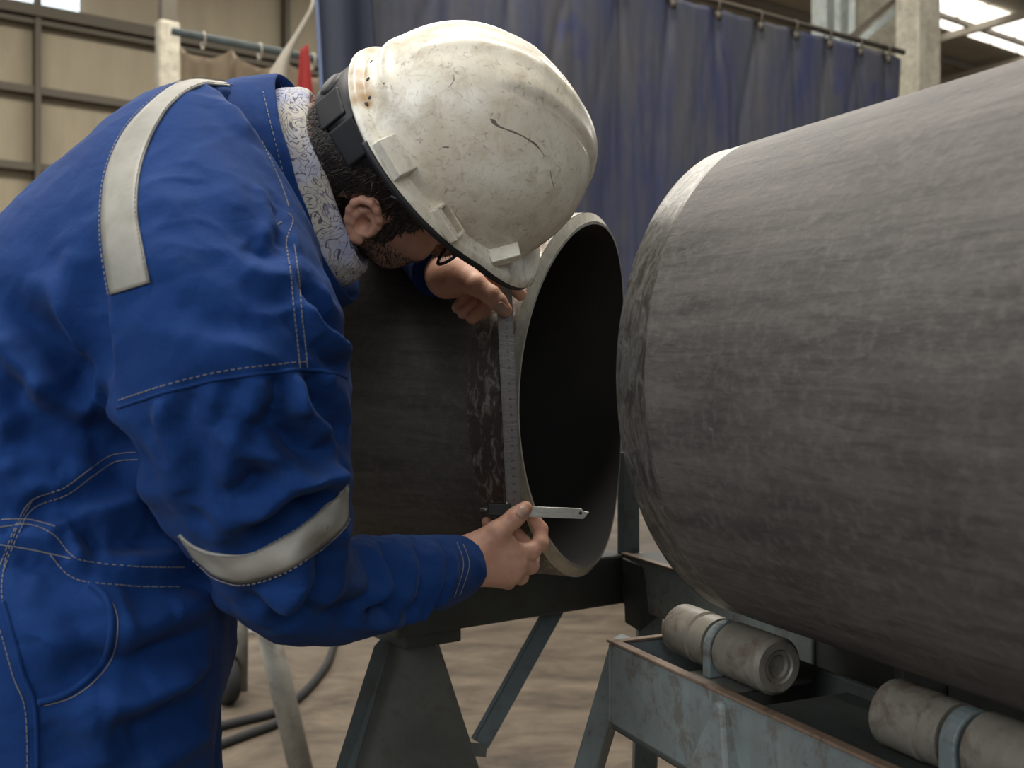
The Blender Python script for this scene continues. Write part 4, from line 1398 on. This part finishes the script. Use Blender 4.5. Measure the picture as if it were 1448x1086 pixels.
o, TAPE1 = surface_strip('reflective_stripe', [(158, 417), (149, 360), (145, 310), (149, 258), (162, 215), (182, 180), (206, 154)],
                         [(213, 400), (203, 350), (195, 305), (197, 254), (206, 218), (219, 186), (236, 157)], 46)

o, TAPE2 = surface_strip('reflective_stripe', [(268, 767), (288, 777), (310, 782), (350, 783), (400, 762), (440, 735), (470, 708), (482, 694)],
                         [(291, 801), (303, 812), (320, 819), (347, 823), (400, 808), (440, 783), (472, 757), (486, 744)], 50, 1, cen=at(372, 765, 1.01), both=True)

# seams: dashed stitching that follows the cloth
def stitches(lines, name='stitching', par=cover, mat_='thread', dash=.0034, gap=.0018, r=.00034):
    for pts in lines:
        bm = bmesh.new()
        if isinstance(pts, np.ndarray):
            L = [(p_, n2) for p_, n2 in zip(*pts)]
        else:
            L = [hit(suit_bvh, *q) for q in spline(pts, max(24, int(6 * len(pts))))]
            L = [q for q in L if q is not None]
        acc = 0
        for (p, n1), (q_, n2) in zip(L[:-1], L[1:]):
            ln = np.linalg.norm(q_ - p)
            if ln > .05 and len(bm.faces):
                bm_obj(name, bm, MT[mat_], par); bm = bmesh.new()
            if ln > .05 or ln < 1e-5: continue
            x = 0
            d = (q_ - p) / ln
            s = nrm(np.cross(n1, d))
            while x < ln:
                e = min(x + dash, ln)
                if e - x > dash * .4:
                    c = p + d * (x + e) / 2 + n1 * .0005
                    add_box(bm, c, d, s, nrm(np.cross(d, s)), (e - x) / 2, r * 1.25, r)
                x += dash + gap
        if len(bm.faces): bm_obj(name, bm, MT[mat_], par)
        else: bm.free()

def offset_line(pts, dx, dy): return [(x + dx, y + dy) for x, y in pts]
yoke = [(166, 577), (230, 556), (300, 538), (370, 528), (432, 522), (468, 527), (490, 535)]
front = [(404, 300), (414, 312), (405, 342), (410, 380), (415, 430), (420, 480), (424, 520)]
pocket = [(128, 826), (147, 842), (158, 868), (157, 902), (146, 934), (122, 962), (92, 982), (54, 993)]
side = [(46, 706), (25, 745), (6, 800), (4, 850), (20, 905), (34, 955), (50, 1000), (53, 1086)]
chest = [(0, 800), (22, 745), (44, 708), (90, 690), (126, 664), (158, 644), (192, 640)]
band = [(0, 745), (40, 742), (75, 756), (110, 790), (180, 800), (260, 802)]
col = [(350, 150), (363, 185), (382, 225), (398, 262), (408, 292)]
stitches([yoke, offset_line(yoke[:-2], 2, -11), front, offset_line(front[2:], 11, 4), [(392, 318), (404, 312), (416, 322)], [(396, 330), (410, 322)],
          pocket, offset_line(pocket, 8, 5), [(54, 993), (66, 983)], [(54, 993), (60, 1008)], side, offset_line(side[3:], -14, 4), [(0, 852), (20, 852)],
          chest, offset_line(chest, 4, 10), band, offset_line(band[2:], -4, 28), [(104, 802), (110, 830)], [(116, 804), (122, 828)], col,
          [(655, 770), (663, 800), (650, 842)], [(646, 768), (655, 800), (642, 845)],
          [(0, 735), (40, 735), (80, 745)], [(0, 770), (50, 778), (100, 790)]])
# stitching of the tapes
def tape_lines(P, cols):
    out = []
    for c_ in cols:
        L = P[:, c_]
        t = np.gradient(L, axis=0); w = P[:, min(c_ + 1, P.shape[1] - 1)] - P[:, max(c_ - 1, 0)]
        nn = np.cross(t, w); nn /= np.linalg.norm(nn, axis=1)[:, None] + 1e-9
        cen = L.mean(0)
        s = np.sign(((L - cen) * nn).sum(1).mean())
        out.append(np.array([L + nn * s * .0022, nn * s]))
    return out
stitches(tape_lines(TAPE1, (0, 6)) + tape_lines(TAPE2, (0, 6)), 'tape_stitching', dash=.003, gap=.002)

# pocket flap edge: a raised welt along the pocket opening
def welt(pts, r, name):
    L = [hit(suit_bvh, *q) for q in spline(pts, 40)]
    L = [p + n * r * .3 for p, n in [q for q in L if q is not None]]
    bm = bmesh.new(); add_tube(bm, L, r, 8)
    return bm_obj(name, bm, MT['cloth'], cover, True)
welt(pocket, .0032, 'pocket_edge')
welt(side[3:], .0022, 'side_seam')
welt(yoke, .0016, 'yoke_seam')

# collar: a standing band around the neck
def tilted_ring(c, e1, e2, r1, r2, k=1.0, ph=0.0, n=96):
    a = np.linspace(0, 2 * math.pi, n, endpoint=False) + ph
    return c + np.outer(np.cos(a), e1) * r1 + np.outer(np.sin(a), e2) * r2
e1 = nrm(at(498, 428, 1.2) - at(400, 106, 1.2))
e2 = nrm(np.array([-0.06, -1, 0.0])); e2 = nrm(e2 - e1 * (e2 @ e1))
ax = np.cross(e1, e2); ax = ax if ax[0] > 0 else -ax
cf = (at(498, 428, 1.2) + at(400, 106, 1.2)) / 2 * 1.0
R1 = np.linalg.norm(at(498, 428, 1.2) - at(400, 106, 1.2)) / 2
def collar_ring(shift, r1, r2, wob):
    r = tilted_ring(cf + ax * shift, e1, e2, r1, r2)
    a = np.linspace(0, 2 * math.pi, 96, endpoint=False)
    return r + ax * (wob * noise3(np.stack([np.cos(a) * 2, np.sin(a) * 2, a * 0 + shift * 30], -1)))[:, None]
rings = [collar_ring(-.058, R1 * 1.03, .130, .004), collar_ring(-.048, R1 * 1.05, .132, .004), collar_ring(-.028, R1 * 1.03, .124, .006),
         collar_ring(-.006, R1 * 1.0, .116, .006), collar_ring(.001, R1 * .985, .112, .006), collar_ring(.000, R1 * .965, .108, .006),
         collar_ring(-.012, R1 * .95, .104, .006), collar_ring(-.06, R1 * .90, .080, .004)]
rr = spline(np.array(rings).reshape(len(rings), -1), 36).reshape(36, 96, 3)
v, f = grid_mesh(rr, wrap_v=True)
collar = mesh('collar', v, f, MT['cloth'], cover)
cb_ = bvh_of(v, f)
old = suit_bvh; suit_bvh = cb_
stitches([[(397, 118), (408, 160), (423, 215), (442, 285), (462, 345), (480, 395)], [(372, 130), (384, 180), (398, 235), (416, 295), (440, 350), (466, 400)]], 'collar_stitching')
suit_bvh = old
# scarf inside the collar
rings = []
NC = at(462, 262, 1.2)
for j, (s, r1, r2) in enumerate(((-.05, .112, .092), (-.02, .114, .090), (-.004, .113, .085), (.005, .111, .079), (.012, .107, .073), (.014, .101, .067), (.008, .096, .063), (-.03, .09, .062))):
    a = np.linspace(0, 2 * math.pi, 120, endpoint=False)
    r = tilted_ring(cf + ax * (s + .012) + e1 * (-.002), e1, e2, r1, r2, n=120)
    rad = r - (cf + ax * (s + .012))
    w_ = .045 * noise3(np.stack([np.cos(a) * 3, np.sin(a) * 3, a * 0 + j * .8], -1)) + .012 * np.sin(a * 2 + j * 1.3)
    rings.append(r + rad * w_[:, None])
rr = spline(np.array(rings).reshape(len(rings), -1), 40).reshape(40, 120, 3)
v, f = grid_mesh(rr, wrap_v=True)
tagp = mesh('scarf', v, f, MT['scarf'], PER)
tagp['label'] = 'white scarf with purple and black pattern'

# ------------------------------------------------------------------ hair, beard, nails, watch, boots
HRNG = np.random.RandomState(5)
def strands(name, pts, nrmls, dirs, ln, w, mat_, par, lift=.25, jit=.35):
    n = len(pts)
    dirs = dirs + HRNG.normal(size=(n, 3)) * jit
    dirs = dirs - nrmls * (dirs * nrmls).sum(1)[:, None]
    dirs /= np.linalg.norm(dirs, axis=1)[:, None] + 1e-9
    sd = np.cross(dirs, nrmls)
    L = (ln * HRNG.uniform(.6, 1.15, n))[:, None]
    p0 = pts - nrmls * .001
    p1 = pts + (dirs * .5 + nrmls * lift * .7) * L
    p2 = pts + (dirs + nrmls * lift * .8) * L
    V_ = np.stack([p0 - sd * w, p0 + sd * w, p1 + sd * w * .8, p1 - sd * w * .8, p2], 1)
    b = np.arange(n)[:, None] * 5
    f4 = (b + np.array([[0, 1, 2, 3]])).tolist()
    f3 = (b + np.array([[3, 2, 4]])).tolist()
    return mesh(name, V_.reshape(-1, 3), f4 + f3, mat_, par)
# scalp region: behind and above the ear, below the helmet, to the nape
ha, hr, hn = hl[:, 0], hl[:, 1], hl[:, 2]
hairm = inhead & (hn > -.150) & (hn < .03) & (((ha < -.026 - 0.40 * (hn + .05)) & (hn > -.098)) | ((hn > -.050) & (ha < .045)) | ((ha > .016) & (ha < .036) & (hn > -.088) & (hn < -.03)))
dist_ear = np.linalg.norm(bv - EAR, axis=1)
hairm &= ~((dist_ear < .036) & ((bv - EAR) @ e_out > -.004))
hairm &= (suit_d(bv) > -.01)
ids = np.nonzero(hairm)[0]
sel = HRNG.choice(ids, 15000)
comb = np.tile(-HN * 0.9 - HA * 0.35, (len(sel), 1))
comb[ha[sel] > .01] = -HN * 1.0 + HA * .05
lnh = np.where(ha[sel] > .01, .012, .019)
hair = strands('hair', bv[sel], bn[sel], comb, lnh, .00075, [MT['hair'], MT['hair_light']], PER, .22)
mi = (HRNG.rand(len(sel)) < 0.16).astype(np.int32)
hair.data.polygons.foreach_set('material_index', np.concatenate([mi, mi]))
hair['label'] = 'short dark hair with some grey'
ids = np.nonzero(inhead & (st > .45) & (ha > .0))[0]
sel = HRNG.choice(ids, 2600)
beard = strands('beard', bv[sel], bn[sel], np.tile(-HN * .8 + HA * .5, (len(sel), 1)), np.full(len(sel), .007), .00035, [MT['hair'], MT['hair_light']], PER, .35, .5)
mi = (HRNG.rand(len(sel)) < 0.2).astype(np.int32)
beard.data.polygons.foreach_set('material_index', np.concatenate([mi, mi]))
for sd_ in (1, -1):
    ids = np.nonzero(inhead & (hn > -.036) & (hn < -.020) & (ha > .06) & (hr * sd_ > .012) & (hr * sd_ < .058))[0]
    if len(ids):
        sel = HRNG.choice(ids, 350)
        strands('eyebrow', bv[sel], bn[sel], np.tile(HR * sd_, (len(sel), 1)), np.full(len(sel), .009), .0005, MT['hair'], PER, .3)

def nail(px, py, w, l, ux, uy, name='thumbnail'):
    """a curved nail plate set on the surface, long axis along picture direction (ux, uy)"""
    p, n = hit(body_bvh, px, py)
    t = nrm(np.array([ux, 0, -uy], float)); t = nrm(t - n * (t @ n)); s = np.cross(n, t)
    P = []
    for i in np.linspace(-1, 1, 11):
        row = []
        for j in np.linspace(-1, 1, 11):
            ww = w * math.sqrt(max(0.0, 1 - max(0, abs(i) - .45) ** 2 / .42)) 
            q0 = p + t * i * l + s * j * ww + n * .01
            h_, n2, _, _ = body_bvh.ray_cast(Vector(q0), Vector(-n))
            base = np.array(h_) if h_ is not None else q0 - n * .012
            row.append(base + n * (.0007 * (1 - .6 * j * j)))
        P.append(row)
    v, f = grid_mesh(np.array(P))
    o = mesh(name, v, f, MT['nail'], PER)
    mo = o.modifiers.new('thick', 'SOLIDIFY'); mo.thickness = 0.0008; mo.offset = 0
MT['nail'] = plain('thumb_nail', (0.42, 0.27, 0.21), 0.32, 0, 0.08)
nail(738.5, 724, .0068, .0080, .60, -.62)
nail(709, 436, .0066, .0078, .66, .72)

# glasses: rim, lens and temple on the near side, rim and lens on the far side
GL = empty('glasses', hd(.10, 0, -.05)); 
def rim(sd_):
    return [hd(.108 - .20 * max(0, abs(x) - .02), sd_ * x, z) for x, z in ((.010, -.038), (.022, -.031), (.040, -.030), (.056, -.034), (.062, -.046), (.058, -.060), (.046, -.072), (.028, -.075), (.014, -.068), (.008, -.052), (.010, -.038))]
for sd_ in (1, -1):
    R_ = spline(rim(sd_), 60)
    bm = bmesh.new(); add_tube(bm, list(R_), .0019, 8); bm_obj('rim', bm, MT['black'], GL, True)
    c_ = R_[:-1].mean(0)
    v_ = np.concatenate([[c_], R_[:-1]]); n1 = len(R_) - 1
    lens = mesh('lens', v_, [[0, 1 + i, 1 + (i + 1) % n1] for i in range(n1)], MT['lens'], GL)
    bm = bmesh.new(); add_tube(bm, [hd(.098, sd_ * .062, -.040), hd(.06, sd_ * .080, -.022), hd(.01, sd_ * .088, -.018), hd(-.012, sd_ * .087, -.030)], .0022, 8)
    bm_obj('temple', bm, MT['black'], GL, True)
bm = bmesh.new(); add_tube(bm, [hd(.108, .010, -.044), hd(.112, 0, -.041), hd(.108, -.010, -.044)], .0018, 8); bm_obj('bridge', bm, MT['black'], GL, True)
tag(GL, 'black rimmed glasses worn low under the helmet peak', 'glasses')

for (hx, an) in ((NANK, 0), (FANK, 1)):
    bm = bmesh.new()
    S = [(hx[0] - .05, .045, .048), (hx[0], .055, .052), (hx[0] + .08, .045, .050), (hx[0] + .15, .035, .045), (hx[0] + .19, .028, .034)]
    rings = []
    for (x, hz, wy) in S:
        rings.append([bm.verts.new((x, hx[1] + wy * math.cos(t), max(0.012, 0.05 + hz * math.sin(t)))) for t in np.linspace(0, 2 * math.pi, 16, endpoint=False)])
    for a, b in zip(rings[:-1], rings[1:]):
        for k_ in range(16): bm.faces.new((a[k_], a[(k_ + 1) % 16], b[(k_ + 1) % 16], b[k_]))
    bm.faces.new(rings[0]); bm.faces.new(rings[-1][::-1])
    add_tube(bm, [(hx[0] - .005, hx[1], .05), (hx[0] - .005, hx[1], .14)], [.05, .052], 16)
    boot = bm_obj('boot', bm, MT['black'], PER, True)
    bm = bmesh.new(); add_box(bm, (hx[0] + .07, hx[1], .012), (1, 0, 0), (0, 1, 0), (0, 0, 1), .13, .05, .012)
    so = bm_obj('sole', bm, MT['rubber'], boot); bevel_mod(so, .01)
tag(PER, 'person in blue coveralls bending right over the pipe, both hands on the ruler', 'person')

# ------------------------------------------------------------------ hard hat
HAT = empty('hard_hat', QB)
def hat_surface(phi, t, off=0.0):
    """phi round the head (0 forward, + towards the near side), t 0 apex .. 1 dome base .. 2 brim edge"""
    c, s_ = np.cos(phi), np.sin(phi)
    front = c > 0
    al = np.where(front, .143, .140)
    bl = .1185
    p = 2.35
    rad = 1 / ((np.abs(c) / al) ** p + (np.abs(s_) / bl) ** p) ** (1 / p)
    rr = 1 / np.sqrt((c / al) ** 2 + (s_ / bl) ** 2)
    rad = .5 * rad + .5 * rr
    Ht = .1535
    u = np.clip(t, 0, 1)
    ang = u * math.pi / 2
    q = 2.45
    ca, sa = np.cos(ang), np.sin(ang)
    k = 1 / (np.abs(sa) ** q + np.abs(ca) ** q) ** (1 / q)
    rho = rad * sa * k
    z = .012 + (Ht - .012) * ca * k
    # the brow of the dome leans back a little above the peak
    a, r = rho * c, rho * s_
    a = a + .0041 * np.clip(z / Ht, 0, 1)
    # raised V panel and keel along the top
    wv = .030 + .022 * np.clip((.05 - a) / .15, -0.6, 1)
    edge = 1 / (1 + np.exp((np.abs(r) - wv) / .0022))
    front_fade = np.clip((a + .075) / .05, 0, 1) * np.clip((z - .035) / .03, 0, 1)
    bump = .0055 * edge * front_fade + .003 * np.exp(-(r / .012) ** 2) * np.clip((z - .05) / .04, 0, 1)
    groove = -.0022 * np.exp(-((np.abs(r) - wv - .005) / .0045) ** 2) * front_fade
    # rear gutter
    gb = .004 * np.exp(-((z - .040) / .010) ** 2) * np.exp(-((np.pi - np.abs(phi)) / .42) ** 4)
    nx, ny, nz = a / .14 ** 2, r / .111 ** 2, z / Ht ** 2
    ln = np.sqrt(nx ** 2 + ny ** 2 + nz ** 2)
    bb = bump + groove + gb + off
    a, r, z = a + nx / ln * bb, r + ny / ln * bb, z + nz / ln * bb
    # brim
    w = np.clip(t - 1, 0, 1)
    peak = np.clip((c - .30) / .60, 0, 1) ** 1.2
    ext = .0175 + .0171 * peak - .0065 * np.clip(-c, 0, 1)
    a = a + c * ext * w
    r = r + s_ * ext * w
    z = np.where(w > 0, .012 + off - .006 * w - .010 * peak * w - .006 * np.clip((w - .75) / .25, 0, 1) ** 2, z)
    return np.stack([a, r, z], -1)
NPH = 420
tvals = np.concatenate([np.linspace(0.002, .9, 170), np.linspace(.905, 1, 24)[1:], np.linspace(1, 2, 26)[1:]])
ph = np.linspace(-math.pi, math.pi, NPH, endpoint=False)
PH_, TT_ = np.meshgrid(ph, tvals, indexing='ij')
out_ = hat_surface(PH_, TT_)
inn_ = hat_surface(PH_, TT_, -.0032)[:, ::-1]
loc = np.concatenate([out_, inn_], 1)
W3 = QB + loc[..., 0:1] * QA + loc[..., 1:2] * QR + loc[..., 2:3] * QN
v, f = grid_mesh(W3, wrap_u=True)
if True:
    cen = QB + QN * .05
    q = f[len(f) // 4]
# close the apex
shell = mesh('shell', v, f[:, ::-1], MT['hat'], HAT)
vo, fo = grid_mesh(W3[:, :len(tvals)], wrap_u=True)
hat_bvh = bvh_of(vo, fo)
bm = bmesh.new(); bm.from_mesh(shell.data)
bmesh.ops.holes_fill(bm, edges=[e for e in bm.edges if e.is_boundary], sides=0)
bmesh.ops.recalc_face_normals(bm, faces=bm.faces)
bm.to_mesh(shell.data); bm.free()
shell.data.polygons.foreach_set('use_smooth', [True] * len(shell.data.polygons))
# scuffs and the brown stain at the rear gutter
vv = np.array([q.co[:] for q in shell.data.vertices]) 
stain = np.zeros(len(vv))
def blot(px, py, r, amt):
    h_ = hit(hat_bvh, px, py)
    if h_ is None: return
    d = np.linalg.norm(vv - h_[0], axis=1)
    np.maximum(stain, amt * np.clip(1.25 - d / r, 0, 1), out=stain)
for b_ in ((517, 85, .012, .55), (511, 103, .013, .75), (510, 122, .012, .8), (516, 138, .013, .9), (521, 148, .007, 1.0), (504, 140, .008, .7), (520, 70, .009, .4)): blot(*b_)
a_ = shell.data.attributes.new('stain', 'FLOAT', 'POINT')
a_.data.foreach_set('value', stain.astype(np.float32))
def scuff(pts, wid):
    L = [hit(hat_bvh, *q) for q in spline([p[:2] for p in pts], 40)]
    ws = np.interp(np.linspace(0, 1, 40), np.linspace(0, 1, len(pts)), [p[2] if len(p) > 2 else 1 for p in pts]) * wid
    P = []
    L = [(l, w_) for l, w_ in zip(L, ws) if l is not None]
    for i, ((p, n1), w_) in enumerate(L):
        d = nrm(L[min(i + 1, len(L) - 1)][0][0] - L[max(i - 1, 0)][0][0])
        s_ = np.cross(n1, d)
        P.append([p + s_ * w_ * e + n1 * (.0003 if abs(e) < .9 else -.0002) for e in (-1, -.4, .4, 1)])
    v, f = grid_mesh(np.array(P))
    mesh('scuff_mark', v, f, MT['scuff'], HAT)
MT['scuff'] = plain('dark_grey_scuff', (0.13, 0.11, 0.09), 0.7, 0, .5, 300)
scuff([(693, 168, .3), (698, 172, 2.6), (704, 178, 1.2), (716, 183, .7), (727, 187, 1.2), (738, 192, .6), (748, 198, .8), (757, 204, 1.4), (764, 212, .5), (770, 221, .2)], .0012)
scuff([(626, 208, 1), (635, 208, 1)], .0009)
scuff([(640, 104, .4), (642, 112, .8), (637, 121, .5)], .0007)
scuff([(778, 240, .4), (780, 252, .8), (784, 268, .4)], .0007)
for (px, py, r) in ((525, 87, .0021), (520.5, 112, .0024), (523, 138, .0020), (519, 147, .0028), (543, 118, .0010)):
    h_ = hit(hat_bvh, px, py)
    if h_ is None: continue
    bm = bmesh.new()
    add_lathe(bm, h_[0] - h_[1] * .001, h_[1], [(0, 0), (0, r), (.0014, r), (.0016, r * .7), (.0016, 0)], 14)
    bm_obj('gutter_hole', bm, MT['black'], HAT, True)

# brim edging: black rubber under the near edge and round the peak
def brim_curve(p0, p1, n, dz=0.0, inset=0.0):
    P = hat_surface(np.linspace(p0, p1, n), np.full(n, 2.0 - inset))
    P[:, 2] += dz
    return QB + P[:, 0:1] * QA + P[:, 1:2] * QR + P[:, 2:3] * QN
bm = bmesh.new(); add_tube(bm, list(brim_curve(-1.0, .12, 60, -.001, -.05)), .0032, 8)
bm_obj('peak_edging', bm, MT['black'], HAT, True)
bm = bmesh.new(); add_tube(bm, list(brim_curve(.62, 2.6, 90, -.0075, .12)), .0042, 8)
bm_obj('brim_liner', bm, MT['black'], HAT, True)
# headband and its ratchet at the nape
a = np.linspace(-math.pi, math.pi, 160, endpoint=False)
rows = []
for (zt_, k_) in ((0.006, 1.0), (.006, 1.03), (-.5, 1.035), (-1.0, 1.03), (-1.0, 1.0), (-.5, 1.0)):
    back = np.clip((-np.cos(a) - .1) / .9, 0, 1)
    lowz = -(.020 + .034 * back ** 1.5)
    z = np.where(zt_ > 0, 0.004 - .006 * back, lowz * (-zt_))
    rx = np.where(np.cos(a) > 0, .104, .114) * k_; ry = .088 * k_
    rows.append(HB + (np.cos(a) * rx - .002)[:, None] * HA + (np.sin(a) * ry)[:, None] * HR + z[:, None] * HN)
v, f = grid_mesh(np.array(rows), wrap_u=True, wrap_v=True)
mesh('headband', v, f, MT['black'], HAT)
for (aa, zz, w_) in ((2.28, -.027, .021), (2.72, -.034, .018)):
    c_ = hd(math.cos(aa) * .117 - .002, math.sin(aa) * .090, zz)
    nn = nrm(HA * math.cos(aa) / .119 + HR * math.sin(aa) / .088)
    tt = np.cross(HN, nn)
    bm = bmesh.new(); add_box(bm, c_, tt, HN, nn, w_, .0175, .0028)
    bevel_mod(bm_obj('band_segment', bm, MT['black'], HAT), .003, 3)
bm = bmesh.new(); add_lathe(bm, hd(-.110, 0, -.032), -HA, [(0, 0), (0, .016), (.009, .016), (.012, .012), (.012, 0)], 20)
bm_obj('ratchet_knob', bm, MT['black'], HAT, True)

# accessory slots moulded on the near side
def on_hat(px, py):
    p, n1 = hit(hat_bvh, px, py)
    return p, n1
def slot(px, py, dirpx, L, Wd, Hh, open_=False, name='accessory_slot'):
    p, n1 = on_hat(px, py)
    t = nrm(np.array([dirpx[0], 0, -dirpx[1]], float)); t = nrm(t - n1 * (t @ n1))
    b = np.cross(n1, t)
    if b @ QN < 0: b = -b
    c = p + n1 * (Hh * .75)
    bm = bmesh.new()
    if not open_:
        q = [c - t * L - b * Wd - n1 * Hh, c + t * L - b * Wd - n1 * Hh, c + t * L + b * Wd - n1 * Hh, c - t * L + b * Wd - n1 * Hh,
             c - t * L * .96 - b * Wd * .95 + n1 * Hh, c + t * L * .96 - b * Wd * .95 + n1 * Hh, c + t * L * .93 + b * Wd * .80 + n1 * Hh, c - t * L * .93 + b * Wd * .80 + n1 * Hh]
        add_hexa(bm, q)
    else:
        w_ = .0018
        add_box(bm, c - b * (Wd - w_), t, b, n1, L, w_ * 1.8, Hh)
        add_box(bm, c + b * (Wd - w_ * .5), t, b, n1, L, w_ * .5, Hh)
        add_box(bm, c - t * (L - w_), t, b, n1, w_, Wd, Hh)
        add_box(bm, c + t * (L - w_), t, b, n1, w_, Wd, Hh)
        add_box(bm, c - n1 * Hh * .8, t, b, n1, L, Wd, Hh * .2)
    o = bm_obj(name, bm, MT['hat'], HAT); bevel_mod(o, .0016, 3)
    return c, t, b, n1
slot(557, 224, (.57, .82), .0215, .0145, .0075)
slot(629, 315, (.80, .60), .0195, .0085, .0060, True)
c_, t_, b_, n1 = slot(711, 353, (.97, -.02), .0175, .0075, .0085, False, 'peak_clip')

# ------------------------------------------------------------------ ruler and gauge
RT, RBm = at(712.5, 404, 1.338), at(727.0, 717, 1.366)
rd = nrm(RBm - RT)
rn = nrm(np.cross(rd, np.array([1.0, 0.05, 0]))); rn = rn if rn[1] < 0 else -rn
rx = np.cross(rd, rn); rx = rx if rx[0] > 0 else -rx
RL = np.linalg.norm(RBm - RT)
RW = .0098
bm = bmesh.new(); add_box(bm, (RT + RBm) / 2, rx, rd, rn, RW, RL / 2, .0005)
nf = len(bm.faces)
def flat(cx_, y, hx, hy):
    c = RT + rx * cx_ + rd * y + rn * .00062
    add_box(bm, c, rx, rd, rn, hx, hy, .0001)
i = 0
y = .004
while y < RL - .004:
    l = .0042 if i % 10 == 0 else (.0032 if i % 5 == 0 else .0020)
    flat(RW - l / 2, y, l / 2, .00014)
    flat(-RW + l / 2, y, l / 2, .00014)
    y += .002 if False else .0020; i += 2
# figures along the middle: seven-stroke numerals, one for each centimetre
SEG = {'0': 'abcdef', '1': 'bc', '2': 'abged', '3': 'abgcd', '4': 'fgbc', '5': 'afgcd', '6': 'afgedc', '7': 'abc', '8': 'abcdefg', '9': 'abcdfg'}
def digit(ch, cx_, cy_, w, h, t):
    P = {'a': (0, -h, w, t), 'g': (0, 0, w, t), 'd': (0, h, w, t), 'f': (-w, -h / 2, t, h / 2), 'b': (w, -h / 2, t, h / 2), 'e': (-w, h / 2, t, h / 2), 'c': (w, h / 2, t, h / 2)}
    for s_ in SEG[ch]:
        x0, y0, a_, b_ = P[s_]
        flat(cx_ + x0, cy_ + y0, a_, b_)
for nmb in range(1, 30):
    y = .004 + .01 * nmb
    if y > RL - .006: break
    tx = str(nmb)
    for j, ch in enumerate(tx):
        digit(ch, .0010 + (j - (len(tx) - 1) / 2) * .0023, y, .0007, .0012, .00022)
me = bpy.data.meshes.new('steel_ruler')
bmesh.ops.recalc_face_normals(bm, faces=bm.faces)
bm.faces.ensure_lookup_table()
for k_, fc_ in enumerate(bm.faces): fc_.material_index = 0 if k_ < nf else 1
bm.to_mesh(me); bm.free()
ru = link('steel_ruler', me, [MT['ruler'], MT['mark']], None, False)
tag(ru, 'upright steel ruler held against the open pipe end by both hands', 'ruler')

GA = empty('sliding_gauge', at(735, 722, 1.367))
ya, yb = 1.3665, 1.360
bm = bmesh.new()
def gp(px, py): return at(px, py, ya + (yb - ya) * (px - 700) / 133.0)
poly = [gp(700, 714.5), gp(760, 716.5), gp(822, 719), gp(825.5, 723), gp(833, 724.2), gp(825, 734), gp(760, 731.5), gp(700, 729)]
add_prism(bm, poly, (0, .0014, 0))
bevel_mod(bm_obj('blade', bm, MT['blade'], GA), .0003, 1)
bm = bmesh.new(); add_lathe(bm, gp(821, 725.4) - (0, .0003, 0), (0, -1, 0), [(-.001, 0), (-.001, .0021), (.0001, .0021), (.0001, 0)], 18)
o = bm_obj('hole', bm, MT['mark'], GA, True); o.scale = (1, 1, 1)
bm = bmesh.new(); add_box(bm, at(706, 720, 1.364), (1, 0, -.01), (0, 1, 0), (0.01, 0, 1), .0145, .0065, .0078)
bevel_mod(bm_obj('slider', bm, MT['black'], GA), .0012, 2)
bm = bmesh.new(); add_tube(bm, [at(679, 720.5, 1.366), at(694, 720.5, 1.366)], .0024, 12)
bm_obj('rod', bm, MT['ruler'], GA, True)
bm = bmesh.new(); add_lathe(bm, at(717, 711.5, 1.362), (0, 0, 1), [(-.002, 0), (-.002, .0016), (.0012, .0016), (.0012, 0)], 12)
bm_obj('screw', bm, MT['blade'], GA, True)
tag(GA, 'small steel gauge with black slider held between thumb and finger', 'gauge')
tag(HAT, 'scuffed off-white hard hat on the bending person\'s head', 'helmet')
